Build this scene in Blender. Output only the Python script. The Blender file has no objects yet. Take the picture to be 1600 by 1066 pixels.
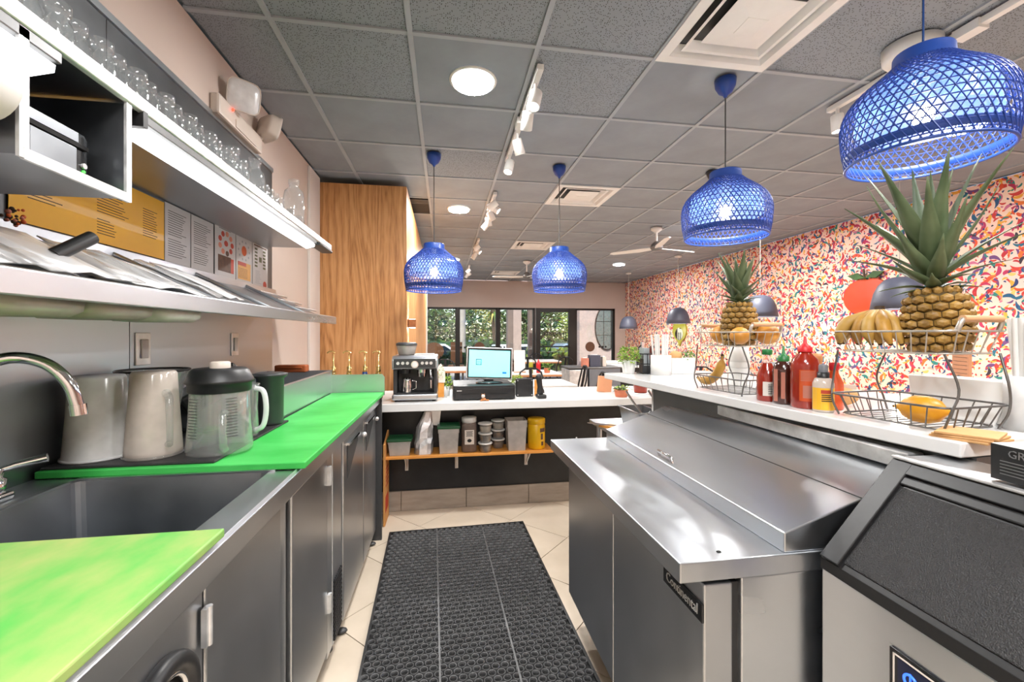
import bpy, bmesh, math, random
from mathutils import Vector, Matrix, Euler
random.seed(7)
SC = bpy.context.scene
COL = SC.collection
PI = math.pi

# ---------------------------------------------------------------- camera
cam = bpy.data.cameras.new('camera'); cam_o = bpy.data.objects.new('camera', cam); COL.objects.link(cam_o)
cam.sensor_width = 36.0; cam.lens = 665 / 1600 * 36; cam.shift_y = -11 / 1600
cam.clip_start = 0.05; cam.clip_end = 400
cam_o.location = (0, 0, 1.34); cam_o.rotation_euler = (PI / 2, 0, -math.atan(105 / 665))
SC.camera = cam_o
# ---------------------------------------------------------------- view
SC.view_settings.view_transform = 'Standard'; SC.view_settings.look = 'None'
SC.view_settings.exposure = 0.25; SC.view_settings.gamma = 1.0
SC.view_settings.use_curve_mapping = False
SC.cycles.use_denoising = True
SC.cycles.max_bounces = 7; SC.cycles.diffuse_bounces = 4; SC.cycles.glossy_bounces = 4
SC.cycles.transparent_max_bounces = 16; SC.cycles.transmission_bounces = 6
SC.cycles.sample_clamp_indirect = 4.0; SC.cycles.caustics_reflective = False; SC.cycles.caustics_refractive = False
# ---------------------------------------------------------------- sky and sun
world = bpy.data.worlds.new('sky'); SC.world = world; world.use_nodes = True
wt = world.node_tree; wt.nodes.clear()
wo = wt.nodes.new('ShaderNodeOutputWorld'); wb = wt.nodes.new('ShaderNodeBackground'); ws = wt.nodes.new('ShaderNodeTexSky')
ws.sky_type = 'NISHITA'; ws.sun_disc = False; ws.sun_elevation = math.radians(48); ws.sun_rotation = math.radians(200)
ws.air_density = 1.0; ws.dust_density = 0.6; ws.ozone_density = 1.4
wb.inputs['Strength'].default_value = 0.24
wt.links.new(ws.outputs['Color'], wb.inputs['Color']); wt.links.new(wb.outputs['Background'], wo.inputs['Surface'])
sun = bpy.data.lights.new('sun', 'SUN'); sun.energy = 4.6; sun.angle = 0.009; sun.color = (1, 0.95, 0.86)
sun_o = bpy.data.objects.new('sun', sun); COL.objects.link(sun_o)
sun_o.rotation_euler = Vector((0.45, 1.0, -1.15)).to_track_quat('-Z', 'Y').to_euler(); sun_o.location = (0, -5, 20)

def area(loc, size, power, color=(1, 1, 1), target=None, shape='SQUARE', sy=None):
    l = bpy.data.lights.new('lamp_light', 'AREA'); l.shape = shape; l.size = size
    if sy: l.size_y = sy
    l.energy = power; l.color = color
    o = bpy.data.objects.new('lamp_light', l); COL.objects.link(o); o.location = loc
    if target is not None:
        o.rotation_euler = (Vector(target) - Vector(loc)).to_track_quat('-Z', 'Y').to_euler()
    o.visible_camera = True
    return o
# fill light panels added out of view over the kitchen, behind the camera
FILL_PANELS = [(0.15, -0.10), (0.15, -1.32)]
for (x, y) in FILL_PANELS:
    area((x, y, 2.725), 0.52, 38)
DOWNLIGHTS = [(0.155, 2.36), (0.155, 4.80), (0.155, 8.03), (3.45, 8.10), (3.45, 4.80), (3.45, 2.36), (1.99, 0.20)]  # tail entries are unseen lamps added to fill the room with light
for (x, y) in DOWNLIGHTS:
    area((x, y, 2.722), 0.22, 30 if y < 4 else 62, (1, 0.985, 0.965), shape='DISK')

# ---------------------------------------------------------------- helpers
def lin(c):
    return tuple((v / 12.92 if v <= 0.04045 else ((v + 0.055) / 1.055) ** 2.4) for v in c)
def hexc(h):
    return lin(tuple(int(h[i:i + 2], 16) / 255 for i in (0, 2, 4)))

class MB:
    def __init__(s): s.v = []; s.f = []; s.sm = []
    def add(s, vs, fs, sm=False):
        b = len(s.v); s.v += [tuple(v) for v in vs]
        for f in fs: s.f.append([i + b for i in f]); s.sm.append(sm)
        return s
    def box(s, x0, x1, y0, y1, z0, z1):
        v = [(x0, y0, z0), (x1, y0, z0), (x1, y1, z0), (x0, y1, z0), (x0, y0, z1), (x1, y0, z1), (x1, y1, z1), (x0, y1, z1)]
        return s.add(v, [(0, 3, 2, 1), (4, 5, 6, 7), (0, 1, 5, 4), (1, 2, 6, 5), (2, 3, 7, 6), (3, 0, 4, 7)])
    def cyl(s, p0, p1, r0, r1=None, n=16, caps=True, sm=True):
        r1 = r0 if r1 is None else r1
        p0 = Vector(p0); p1 = Vector(p1); d = (p1 - p0).normalized()
        a = d.orthogonal().normalized(); b = d.cross(a)
        v = []
        for p, r in ((p0, r0), (p1, r1)):
            for i in range(n):
                t = 2 * PI * i / n; v.append(p + a * (r * math.cos(t)) + b * (r * math.sin(t)))
        s.add(v, [(i, (i + 1) % n, n + (i + 1) % n, n + i) for i in range(n)], sm)
        if caps: s.add(v, [list(range(n))[::-1], list(range(n, 2 * n))])
        return s
    def tube(s, pts, r, n=8, closed=False, rad=None, flat=None):
        pts = [Vector(p) for p in pts]; m = len(pts); v = []
        prev = None
        for i, p in enumerate(pts):
            if closed: d = pts[(i + 1) % m] - pts[i - 1]
            else: d = pts[min(i + 1, m - 1)] - pts[max(i - 1, 0)]
            d = d.normalized() if d.length > 1e-9 else Vector((0, 0, 1))
            if prev is None: a = d.orthogonal().normalized()
            else:
                a = prev - d * prev.dot(d)
                a = a.normalized() if a.length > 1e-6 else d.orthogonal().normalized()
            prev = a; b = d.cross(a); rr = rad[i] if rad else r
            for k in range(n):
                t = 2 * PI * k / n; v.append(p + a * (rr * math.cos(t)) + b * (rr * math.sin(t)))
        fs = []
        for i in range(m if closed else m - 1):
            j = (i + 1) % m
            for k in range(n):
                l = (k + 1) % n; fs.append((i * n + k, i * n + l, j * n + l, j * n + k))
        s.add(v, fs, True)
        if not closed: s.add(v, [list(range(n))[::-1], list(range((m - 1) * n, m * n))])
        return s
    def spl(s, pts, r, n=8, k=5, rad=None):
        P = [Vector(p) for p in pts]; P = [P[0] * 2 - P[1]] + P + [P[-1] * 2 - P[-2]]; out = []; rr = []
        for i in range(1, len(P) - 2):
            for j in range(k):
                t = j / k; a, b, c, d = P[i - 1], P[i], P[i + 1], P[i + 2]
                out.append(0.5 * ((2 * b) + (c - a) * t + (2 * a - 5 * b + 4 * c - d) * t * t + (3 * b - a - 3 * c + d) * t ** 3))
                if rad: rr.append(rad[i - 1] + (rad[i] - rad[i - 1]) * t)
        out.append(P[-2])
        if rad: rr.append(rad[-1])
        return s.tube(out, r, n, rad=rr if rad else None)
    def lathe(s, prof, n=24, c=(0, 0, 0), sm=True, sx=1, sy=1, square=0):
        v = []; ix = []
        for (r, z) in prof:
            if r <= 1e-6: ix.append([len(v)]); v.append((c[0], c[1], c[2] + z))
            else:
                row = []
                for i in range(n):
                    t = 2 * PI * i / n; q = 1.0
                    if square: q = 1 / (abs(math.cos(t)) ** square + abs(math.sin(t)) ** square) ** (1 / square)
                    row.append(len(v)); v.append((c[0] + sx * q * r * math.cos(t), c[1] + sy * q * r * math.sin(t), c[2] + z))
                ix.append(row)
        fs = []
        for a, b in zip(ix, ix[1:]):
            if len(a) == 1 and len(b) == 1: continue
            for i in range(n):
                j = (i + 1) % n
                if len(a) == 1: fs.append((a[0], b[j], b[i]))
                elif len(b) == 1: fs.append((a[i], a[j], b[0]))
                else: fs.append((a[i], a[j], b[j], b[i]))
        return s.add(v, fs, sm)
    def prism(s, poly, a, b, axis='y'):
        n = len(poly)
        def mk(p, t):
            return {'x': (t, p[0], p[1]), 'y': (p[0], t, p[1]), 'z': (p[0], p[1], t)}[axis]
        v = [mk(p, a) for p in poly] + [mk(p, b) for p in poly]
        return s.add(v, [list(range(n)), list(range(n, 2 * n))[::-1]] + [(i, n + i, n + (i + 1) % n, (i + 1) % n) for i in range(n)])
    def ball(s, c, r, n=14, m=9):
        r = r if isinstance(r, (tuple, list)) else (r, r, r)
        prof = [(math.sin(PI * i / m), -math.cos(PI * i / m)) for i in range(m + 1)]
        k = len(s.v); s.lathe([(max(p[0], 0) if 0 < i < m else 0, p[1]) for i, p in enumerate(prof)], n)
        for i in range(k, len(s.v)):
            q = s.v[i]; s.v[i] = (c[0] + q[0] * r[0], c[1] + q[1] * r[1], c[2] + q[2] * r[2])
        return s
    def xf(s, M, start=0):
        for i in range(start, len(s.v)): s.v[i] = tuple(M @ Vector(s.v[i]))
        return s
    def mesh(s, name):
        me = bpy.data.meshes.new(name); me.from_pydata(s.v, [], s.f); me.update()
        bm = bmesh.new(); bm.from_mesh(me); bmesh.ops.recalc_face_normals(bm, faces=bm.faces); bm.to_mesh(me); bm.free()
        if any(s.sm):
            me.polygons.foreach_set('use_smooth', s.sm)
        return me
    def build(s, name, mat, parent=None, loc=(0, 0, 0), rz=0, bev=0, seg=2, solid=0, sub=0):
        o = bpy.data.objects.new(name, s.mesh(name)); COL.objects.link(o)
        o.data.materials.append(MT[mat] if isinstance(mat, str) else mat)
        o.location = loc; o.rotation_euler = (0, 0, rz)
        if parent is not None: o.parent = parent
        if solid:
            m = o.modifiers.new('solid', 'SOLIDIFY'); m.thickness = solid; m.offset = -1
        if bev:
            m = o.modifiers.new('bevel', 'BEVEL'); m.width = bev; m.segments = seg; m.limit_method = 'ANGLE'; m.angle_limit = 0.6
        if sub:
            m = o.modifiers.new('sub', 'SUBSURF'); m.levels = sub; m.render_levels = sub
        return o

def B(x0, x1, y0, y1, z0, z1): return MB().box(x0, x1, y0, y1, z0, z1)
def tag(o, label=None, cat=None, group=None, kind=None):
    if label: o['label'] = label
    if cat: o['category'] = cat
    if group: o['group'] = group
    if kind: o['kind'] = kind
    return o
def thing(name, label, cat, loc=(0, 0, 0), rz=0, group=None):
    o = bpy.data.objects.new(name, None); COL.objects.link(o); o.empty_display_size = 0.05
    o.location = loc; o.rotation_euler = (0, 0, rz)
    return tag(o, label, cat, group)
def struct(o): o['kind'] = 'structure'; return o
def dup(root, loc, rz=0, label=None, group=None, scale=None):
    def cp(o, par):
        c = o.copy(); COL.objects.link(c); c.parent = par
        for ch in list(o.children): cp(ch, c)
        return c
    r = cp(root, None); r.location = loc; r.rotation_euler = (0, 0, rz)
    if scale: r.scale = (scale, scale, scale)
    if label: r['label'] = label
    if group: r['group'] = group
    return r
def inst(src, name, parent=None, loc=(0, 0, 0), rot=(0, 0, 0), mat=None, scale=(1, 1, 1)):
    o = bpy.data.objects.new(name, src); COL.objects.link(o); o.parent = parent
    o.location = loc; o.rotation_euler = rot; o.scale = scale
    return o
def text_mesh(body, size, depth=0.0005, align='CENTER'):
    cu = bpy.data.curves.new('txt', 'FONT'); cu.body = body; cu.size = size; cu.extrude = depth
    cu.align_x = align; cu.align_y = 'CENTER'; cu.resolution_u = 2
    o = bpy.data.objects.new('txt', cu); COL.objects.link(o)
    dg = bpy.context.evaluated_depsgraph_get(); dg.update()
    me = bpy.data.meshes.new_from_object(o.evaluated_get(dg))
    bpy.data.objects.remove(o); bpy.data.curves.remove(cu)
    return me
def text(name, body, size, mat, parent, loc, rot, depth=0.0005, align='CENTER', mirror=False, sx=1):
    me = text_mesh(body, size, depth, align); me.name = name; me.materials.clear(); me.materials.append(MT[mat])
    o = bpy.data.objects.new(name, me); COL.objects.link(o); o.parent = parent; o.location = loc; o.rotation_euler = rot
    o.scale = (-sx if mirror else sx, 1, 1)
    return o

# ---------------------------------------------------------------- materials
MT = {}
def newmat(name):
    m = bpy.data.materials.new(name); m.use_nodes = True; MT[name] = m
    nt = m.node_tree; nt.nodes.clear()
    out = nt.nodes.new('ShaderNodeOutputMaterial')
    return m, nt, out
def node(nt, typ, ins=None, **kw):
    n = nt.nodes.new(typ)
    for k, v in kw.items(): setattr(n, k, v)
    for k, v in (ins or {}).items():
        if hasattr(v, 'is_linked') or isinstance(v, bpy.types.NodeSocket): nt.links.new(v, n.inputs[k])
        else: n.inputs[k].default_value = v
    return n
def M(name, col, rough=0.5, metal=0.0, var=0.08, vscale=6.0, stretch=(1, 1, 1), bump=0.0, bscale=40.0, emit=0.0, ecol=None,
      coat=0.0, col2=None, aniso=0.0, spec=0.5, rvar=0.0, sss=0.0, detail=4.0):
    m, nt, out = newmat(name)
    if isinstance(col, str): col = hexc(col)
    if isinstance(col2, str): col2 = hexc(col2)
    tc = node(nt, 'ShaderNodeTexCoord')
    mp = node(nt, 'ShaderNodeMapping', {'Vector': tc.outputs['Object'], 'Scale': stretch})
    nz = node(nt, 'ShaderNodeTexNoise', {'Vector': mp.outputs['Vector'], 'Scale': vscale, 'Detail': detail, 'Roughness': 0.6})
    if col2 is None: ca = tuple(max(0, c * (1 - var)) for c in col); cb = tuple(min(1, c * (1 + var)) for c in col)
    else: ca, cb = col, col2
    rp = node(nt, 'ShaderNodeValToRGB', {'Fac': nz.outputs['Fac']})
    rp.color_ramp.elements[0].position = 0.32; rp.color_ramp.elements[1].position = 0.68
    rp.color_ramp.elements[0].color = (*ca, 1); rp.color_ramp.elements[1].color = (*cb, 1)
    bs = node(nt, 'ShaderNodeBsdfPrincipled', {'Base Color': rp.outputs['Color'], 'Roughness': rough, 'Metallic': metal,
              'Coat Weight': coat, 'Anisotropic': aniso, 'Specular IOR Level': spec, 'Subsurface Weight': sss})
    if rvar:
        mr = node(nt, 'ShaderNodeMapRange', {'Value': nz.outputs['Fac'], 'From Min': 0.3, 'From Max': 0.7, 'To Min': max(0.03, rough - rvar), 'To Max': min(1, rough + rvar)})
        nt.links.new(mr.outputs['Result'], bs.inputs['Roughness'])
    if bump:
        n2 = node(nt, 'ShaderNodeTexNoise', {'Vector': mp.outputs['Vector'], 'Scale': bscale, 'Detail': 3.0})
        bp = node(nt, 'ShaderNodeBump', {'Height': n2.outputs['Fac'], 'Strength': bump, 'Distance': 0.01})
        nt.links.new(bp.outputs['Normal'], bs.inputs['Normal'])
    if emit:
        e = ecol if ecol else col
        if isinstance(e, str): e = hexc(e)
        bs.inputs['Emission Color'].default_value = (*e, 1); bs.inputs['Emission Strength'].default_value = emit
    nt.links.new(bs.outputs['BSDF'], out.inputs['Surface'])
    return m
def CLEAR(name, col=(1, 1, 1), body=0.1, rough=0.05, bodycol=None, edge=0.75, tlm=0.5):
    """thin see-through glass or plastic: transparent + a little tinted body + facing-dependent gloss"""
    m, nt, out = newmat(name)
    if isinstance(col, str): col = hexc(col)
    if isinstance(bodycol, str): bodycol = hexc(bodycol)
    tc = node(nt, 'ShaderNodeTexCoord')
    nz = node(nt, 'ShaderNodeTexNoise', {'Vector': tc.outputs['Object'], 'Scale': 14.0, 'Detail': 3.0})
    tr = node(nt, 'ShaderNodeBsdfTransparent', {'Color': (*col, 1)})
    df = node(nt, 'ShaderNodeBsdfDiffuse', {'Color': (*(bodycol or col), 1)})
    tl = node(nt, 'ShaderNodeBsdfTranslucent', {'Color': (*(bodycol or col), 1)})
    bd = node(nt, 'ShaderNodeMixShader', {0: tlm, 1: df.outputs[0], 2: tl.outputs[0]})
    mr = node(nt, 'ShaderNodeMapRange', {'Value': nz.outputs['Fac'], 'From Min': 0.3, 'From Max': 0.7, 'To Min': body * 0.85, 'To Max': min(1, body * 1.15)})
    m1 = node(nt, 'ShaderNodeMixShader', {0: mr.outputs['Result'], 1: tr.outputs[0], 2: bd.outputs[0]})
    gl = node(nt, 'ShaderNodeBsdfGlossy', {'Color': (1, 1, 1, 1), 'Roughness': rough})
    lw = node(nt, 'ShaderNodeLayerWeight', {'Blend': 0.35})
    pw = node(nt, 'ShaderNodeMath', {0: lw.outputs['Facing'], 1: 2.2}, operation='POWER')
    ml = node(nt, 'ShaderNodeMath', {0: pw.outputs[0], 1: edge}, operation='MULTIPLY')
    ad = node(nt, 'ShaderNodeMath', {0: ml.outputs[0], 1: 0.05}, operation='ADD', use_clamp=True)
    m2 = node(nt, 'ShaderNodeMixShader', {0: ad.outputs[0], 1: m1.outputs[0], 2: gl.outputs[0]})
    nt.links.new(m2.outputs[0], out.inputs['Surface'])
    return m
M('steel', (0.61, 0.64, 0.675), 0.30, 1.0, var=0.035, vscale=3, stretch=(1, 0.3, 2), rvar=0.04)
M('steel_top', (0.53, 0.56, 0.595), 0.36, 1.0, var=0.06, vscale=4, stretch=(2, 0.8, 1), rvar=0.06)
M('steel_door', (0.50, 0.52, 0.545), 0.33, 1.0, var=0.05, vscale=3, rvar=0.05)
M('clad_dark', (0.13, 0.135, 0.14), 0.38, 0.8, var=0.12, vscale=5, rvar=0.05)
M('steel_panel', (0.35, 0.37, 0.395), 0.36, 1.0, var=0.09, vscale=5, rvar=0.06)
M('steel_splash', (0.52, 0.565, 0.615), 0.34, 1.0, var=0.05, vscale=3, stretch=(1, 0.3, 3), rvar=0.05)
M('chrome', (0.75, 0.75, 0.76), 0.08, 1.0, var=0.03)
M('zinc', (0.78, 0.78, 0.78), 0.38, 0.75, var=0.2, vscale=14, rvar=0.1)
M('dark_steel', (0.055, 0.057, 0.06), 0.42, 0.35, var=0.12, vscale=8)
M('black', (0.012, 0.012, 0.013), 0.42, 0, var=0.25, vscale=30)
M('black_tex', (0.014, 0.014, 0.015), 0.46, 0, var=0.3, vscale=180, bump=0.6, bscale=420)
M('black_gloss', (0.01, 0.01, 0.011), 0.15, 0, var=0.2)
M('rubber', (0.022, 0.022, 0.023), 0.5, 0, var=0.4, vscale=22, bump=0.15, bscale=160)
M('rubber_ring', (0.075, 0.075, 0.077), 0.42, 0, var=0.3, vscale=22)
M('rubber_light', (0.11, 0.11, 0.112), 0.5, 0, var=0.3, vscale=22)
M('dark_gap', (0.006, 0.006, 0.006), 0.8)
M('board_green', '2fae45', 0.45, 0, col2='4fc862', vscale=2.5, stretch=(1.2, 2.0, 1), bump=0.02, bscale=90)
M('board_worn', '2fb045', 0.48, 0, col2='aeb46e', vscale=2.9, stretch=(2.2, 1.2, 1), bump=0.02, bscale=90)
M('board_edge', '2b8a35', 0.5)
M('plywood', 'c99f76', 0.7, 0, var=0.2, vscale=20)
M('ceil_smooth', (0.262, 0.290, 0.322), 0.82, 0, var=0.10, vscale=2.5, bump=0.05, bscale=30)
M('ceil_grid', (0.37, 0.40, 0.435), 0.55, 0, var=0.05)
M('wall_beige', 'd3c2b6', 0.75, 0, var=0.03, vscale=1.5)
M('wall_white', 'e4dcd6', 0.7, 0, var=0.02, vscale=1.5)
M('wall_taupe', 'c4b5ae', 0.75, 0, var=0.03, vscale=1.5)
M('white', 'ececea', 0.4, 0, var=0.02)
M('white_matte', 'e6e4e0', 0.7, 0, var=0.03)
M('cream_plastic', 'd8ccc0', 0.4, 0, var=0.03)
M('vent_white', 'f0f0ee', 0.45, 0, var=0.03)
M('quartz', 'e9e9e8', 0.12, 0, var=0.03, vscale=3, coat=0.2)
M('panel_black', (0.012, 0.012, 0.013), 0.35, 0, var=0.3, vscale=12, bump=0.02)
M('tile_floor', 'cdbeaa', 0.42, 0, col2='dacbb8', vscale=3.5, bump=0.03, bscale=9)
M('grout', '6d6152', 0.85, 0, var=0.1)
M('tile_base', '8d8176', 0.5, 0, col2='a79b8e', vscale=4, stretch=(1, 1, 6))
M('shelf_wood', 'd28a3c', 0.5, 0, col2='e29d4c', vscale=4, stretch=(1, 12, 12))
M('cardboard', 'c88d4e', 0.8, 0, var=0.06, vscale=9)
M('red_print', 'a8361c', 0.8)
M('lamp_blue', (0.010, 0.042, 0.25), 0.45, 0, var=0.15, vscale=40)
M('lamp_blue_solid', (0.012, 0.052, 0.27), 0.4, 0, var=0.08)
M('slate', '4d5060', 0.5, 0, var=0.04)
M('bulb', 'fff0d8', 0.3, 0, emit=42, ecol=(1, 0.82, 0.58))
M('pend_bulb', 'fff0d8', 0.3, 0, emit=9, ecol=(1, 0.86, 0.66))
M('led', 'ffffff', 0.3, 0, emit=3.2, ecol=(1, 1, 1))
M('lamp_disc', 'ffffff', 0.3, 0, emit=6, ecol=(1, 0.98, 0.95))
M('spot_disc', 'ffffff', 0.3, 0, emit=60, ecol=(1, 0.96, 0.9))
M('screen', '86e9ee', 0.2, 0, emit=0.85, ecol='86e9ee')
M('screen_dark', '164a5e', 0.2, 0, emit=0.5, ecol='164a5e')
M('screen_blue', '1c6fc0', 0.2, 0, emit=0.7, ecol='1c6fc0')
M('lcd_blue', '3a6ae8', 0.2, 0, emit=1.6, ecol='2f62ff')
M('lcd_bg', '101830', 0.2, 0, emit=0.1, ecol='101c50')
M('green_led', '40d040', 0.3, emit=3); M('red_led', 'ff5040', 0.3, emit=5, ecol='ff3020')
M('poster_yellow', 'efb317', 0.5, 0, var=0.05, vscale=4, coat=0.3)
M('poster_white', 'c6c6c6', 0.4, 0, var=0.04, vscale=5, coat=0.2)
M('ink', '1c1a18', 0.7); M('ink_grey', '6a6a6a', 0.7)
M('p_red', 'b8412a', 0.6, var=0.2); M('p_orange', 'd9642b', 0.6, var=0.15); M('p_brown', '5c4030', 0.6, var=0.3, vscale=30)
M('p_tan', 'dca659', 0.6, var=0.12); M('p_olive', '56562a', 0.6, var=0.2); M('p_pink', 'd58a73', 0.6, var=0.2); M('p_grey', '9aa2a6', 0.6)
M('oak', 'b9793f', 0.42, 0)
M('leaf', '55812c', 0.55, 0, col2='8fb548', vscale=9); M('leaf_dark', '2c4a22', 0.6, 0, col2='47702f', vscale=5)
M('leaf_lime', '86a83a', 0.6, 0, col2='b9c95a', vscale=5); M('leaf_far', '3b5a2b', 0.7, 0, col2='6f8c40', vscale=1.2)
M('leaf_far_dark', '24402a', 0.7, 0, col2='3c5c38', vscale=1.2); M('leaf_gold', '9a9447', 0.7, 0, col2='c4b968', vscale=1.2)
M('bark', '5a4a3c', 0.85, 0, var=0.25, vscale=10, bump=0.4); M('soil', '2e2218', 0.95)
M('pot_white', 'dfdfdd', 0.5); M('terracotta', 'c4714f', 0.65, var=0.08); M('pot_red', '8e2f1c', 0.35, var=0.15)
M('gold', (0.75, 0.52, 0.2), 0.25, 1.0); M('syrup_blue', '1d3f78', 0.2, coat=0.4); M('syrup_amber', '9a7a30', 0.25, coat=0.4)
M('leather', 'a5552a', 0.5, var=0.12)
M('lid_green', '1d5a34', 0.45); M('lid_white', 'e3e0da', 0.45); M('foil', (0.62, 0.62, 0.63), 0.33, 0.8, var=0.15, vscale=9, bump=0.5, bscale=12)
M('coffee', '6d5c52', 0.6, var=0.2, vscale=25); M('oats', 'c8b7a6', 0.7, var=0.15, vscale=50); M('label_cream', 'e8dcd0', 0.6)
M('yellow_tub', 'e8b50f', 0.35, coat=0.2); M('sauce_red', '8f2312', 0.18, coat=0.5, var=0.15, vscale=12); M('sauce_dark', '3c1a12', 0.18, coat=0.5)
M('sauce_orange', 'bf4a20', 0.2, coat=0.5); M('cap_green', '1f7038', 0.4); M('cap_red', 'c81f28', 0.4); M('grey_plastic', '6d7076', 0.45); M('cap_tan', 'b9804c', 0.5)
M('label_yellow', 'e9b02c', 0.5, var=0.05); M('label_white', 'ded8d0', 0.55); M('label_clear_ink', 'b0705f', 0.6)
M('lemon', 'bd7d14', 0.4, col2='d49a22', vscale=8, bump=0.1, bscale=70); M('orange_fruit', 'c98430', 0.42, col2='dca049', vscale=6, bump=0.12, bscale=90)
M('banana', 'a8823a', 0.5, col2='c29d52', vscale=9); M('banana_ripe', '8e6526', 0.5, col2='c8983f', vscale=11); M('banana_tip', '3b2a17', 0.7)
M('pine_skin', '6e5020', 0.5, col2='b08a44', vscale=26, bump=0.3, bscale=60); M('pine_core', '4d3c18', 0.8, var=0.2)
M('pine_leaf', '33472a', 0.5, col2='6c7a58', vscale=7, stretch=(1, 1, 0.4)); M('wire', 'b9b2a8', 0.35, 0.6, var=0.05); M('wire_dark', '6a6866', 0.35, 0.7)
M('wood_handle', 'c79a72', 0.55, var=0.08, vscale=14); M('kraft', 'c89a66', 0.8, var=0.06, vscale=20); M('straw', 'e8e8e6', 0.45)
M('tan_card', 'c58a64', 0.7); M('dark_red', '4e1f18', 0.5); M('mauve', '86766f', 0.8); M('column_pink', 'c3aea6', 0.8); M('bronze', '2c2a29', 0.4, 0.6)
M('asphalt', '6e6e70', 0.9, 0, var=0.12, vscale=3); M('concrete', 'b4aca4', 0.85, var=0.08); M('car_white', 'e9eaec', 0.2, coat=0.5); M('car_blue', '8fa6b8', 0.2, coat=0.5)
M('car_glass', '26323e', 0.08, coat=0.5); M('tyre', '151515', 0.8); M('decal_brown', '6b4a38', 0.7, var=0.15, vscale=40)
M('chair_metal', (0.02, 0.022, 0.026), 0.3, 0.5, var=0.2); M('wood_edge', 'b0774c', 0.6, col2='c48a5c', vscale=12); M('rattan', '9c6a48', 0.7, var=0.15, vscale=40)
M('art_red', 'c84a2c', 0.25, coat=0.5, var=0.06); M('art_lime', '9c9a2a', 0.3, coat=0.4); M('mirror', (0.85, 0.85, 0.85), 0.03, 1.0, var=0.01)
M('ice_grey', (0.17, 0.17, 0.172), 0.4, 0.6, var=0.08); M('plush_a', 'b87848', 0.9); M('plush_b', 'efe6dc', 0.9)
M('sheet_white', 'e8e8e8', 0.25, 0, var=0.04, coat=0.3); M('mesh_dark', (0.03, 0.03, 0.032), 0.5, 0.6)
CLEAR('glass', (0.93, 0.95, 0.95), 0.13, 0.06, bodycol=(0.85, 0.87, 0.88), edge=1.0)
CLEAR('pane', (0.96, 0.98, 0.97), 0.0, 0.02, edge=0.25)
CLEAR('plastic_clear', (0.93, 0.94, 0.94), 0.16, 0.08, bodycol=(0.85, 0.85, 0.83), edge=0.6)
CLEAR('plastic_milky', (0.95, 0.95, 0.95), 0.80, 0.2, bodycol=(0.95, 0.96, 0.96), edge=0.12, tlm=0.15)
CLEAR('plastic_tan', (0.92, 0.88, 0.84), 0.62, 0.15, bodycol=(0.86, 0.78, 0.71), edge=0.2, tlm=0.2)
CLEAR('film', (0.95, 0.95, 0.95), 0.45, 0.15, bodycol=(0.9, 0.9, 0.9), edge=0.5)
CLEAR('oval_glass', (0.8, 0.92, 0.93), 0.35, 0.05, bodycol=(0.65, 0.8, 0.8), edge=0.5)
CLEAR('tub_clear', (0.9, 0.88, 0.86), 0.62, 0.15, bodycol=(0.74, 0.70, 0.66), edge=0.3, tlm=0.2)
CLEAR('shade_liner', (0.80, 0.88, 1.0), 0.40, 0.3, bodycol=(0.20, 0.40, 0.95), edge=0.05)
# ---- special surface materials
def mat_wood():
    m = MT['oak']; nt = m.node_tree; nt.nodes.clear(); out = nt.nodes.new('ShaderNodeOutputMaterial')
    tc = node(nt, 'ShaderNodeTexCoord')
    mp = node(nt, 'ShaderNodeMapping', {'Vector': tc.outputs['Object'], 'Scale': (1, 1, 0.10)})
    n1 = node(nt, 'ShaderNodeTexNoise', {'Vector': mp.outputs[0], 'Scale': 5.0, 'Detail': 3.0, 'Distortion': 0.8})
    n2 = node(nt, 'ShaderNodeTexNoise', {'Vector': mp.outputs[0], 'Scale': 60.0, 'Detail': 4.0})
    ms = node(nt, 'ShaderNodeMath', {0: n1.outputs['Fac'], 1: 9.0}, operation='MULTIPLY')
    sn = node(nt, 'ShaderNodeMath', {0: ms.outputs[0], 1: 0.5}, operation='PINGPONG')
    ad = node(nt, 'ShaderNodeMath', {0: sn.outputs[0], 1: n2.outputs['Fac']}, operation='ADD')
    rp = node(nt, 'ShaderNodeValToRGB', {'Fac': ad.outputs[0]})
    e = rp.color_ramp.elements; e[0].position = 0.38; e[0].color = (*hexc('a36d3c'), 1); e[1].position = 1.05; e[1].color = (*hexc('d29c66'), 1)
    x = e.new(0.72); x.color = (*hexc('c48b55'), 1)
    bs = node(nt, 'ShaderNodeBsdfPrincipled', {'Base Color': rp.outputs[0], 'Roughness': 0.42})
    nt.links.new(bs.outputs[0], out.inputs['Surface'])
mat_wood()
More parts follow.
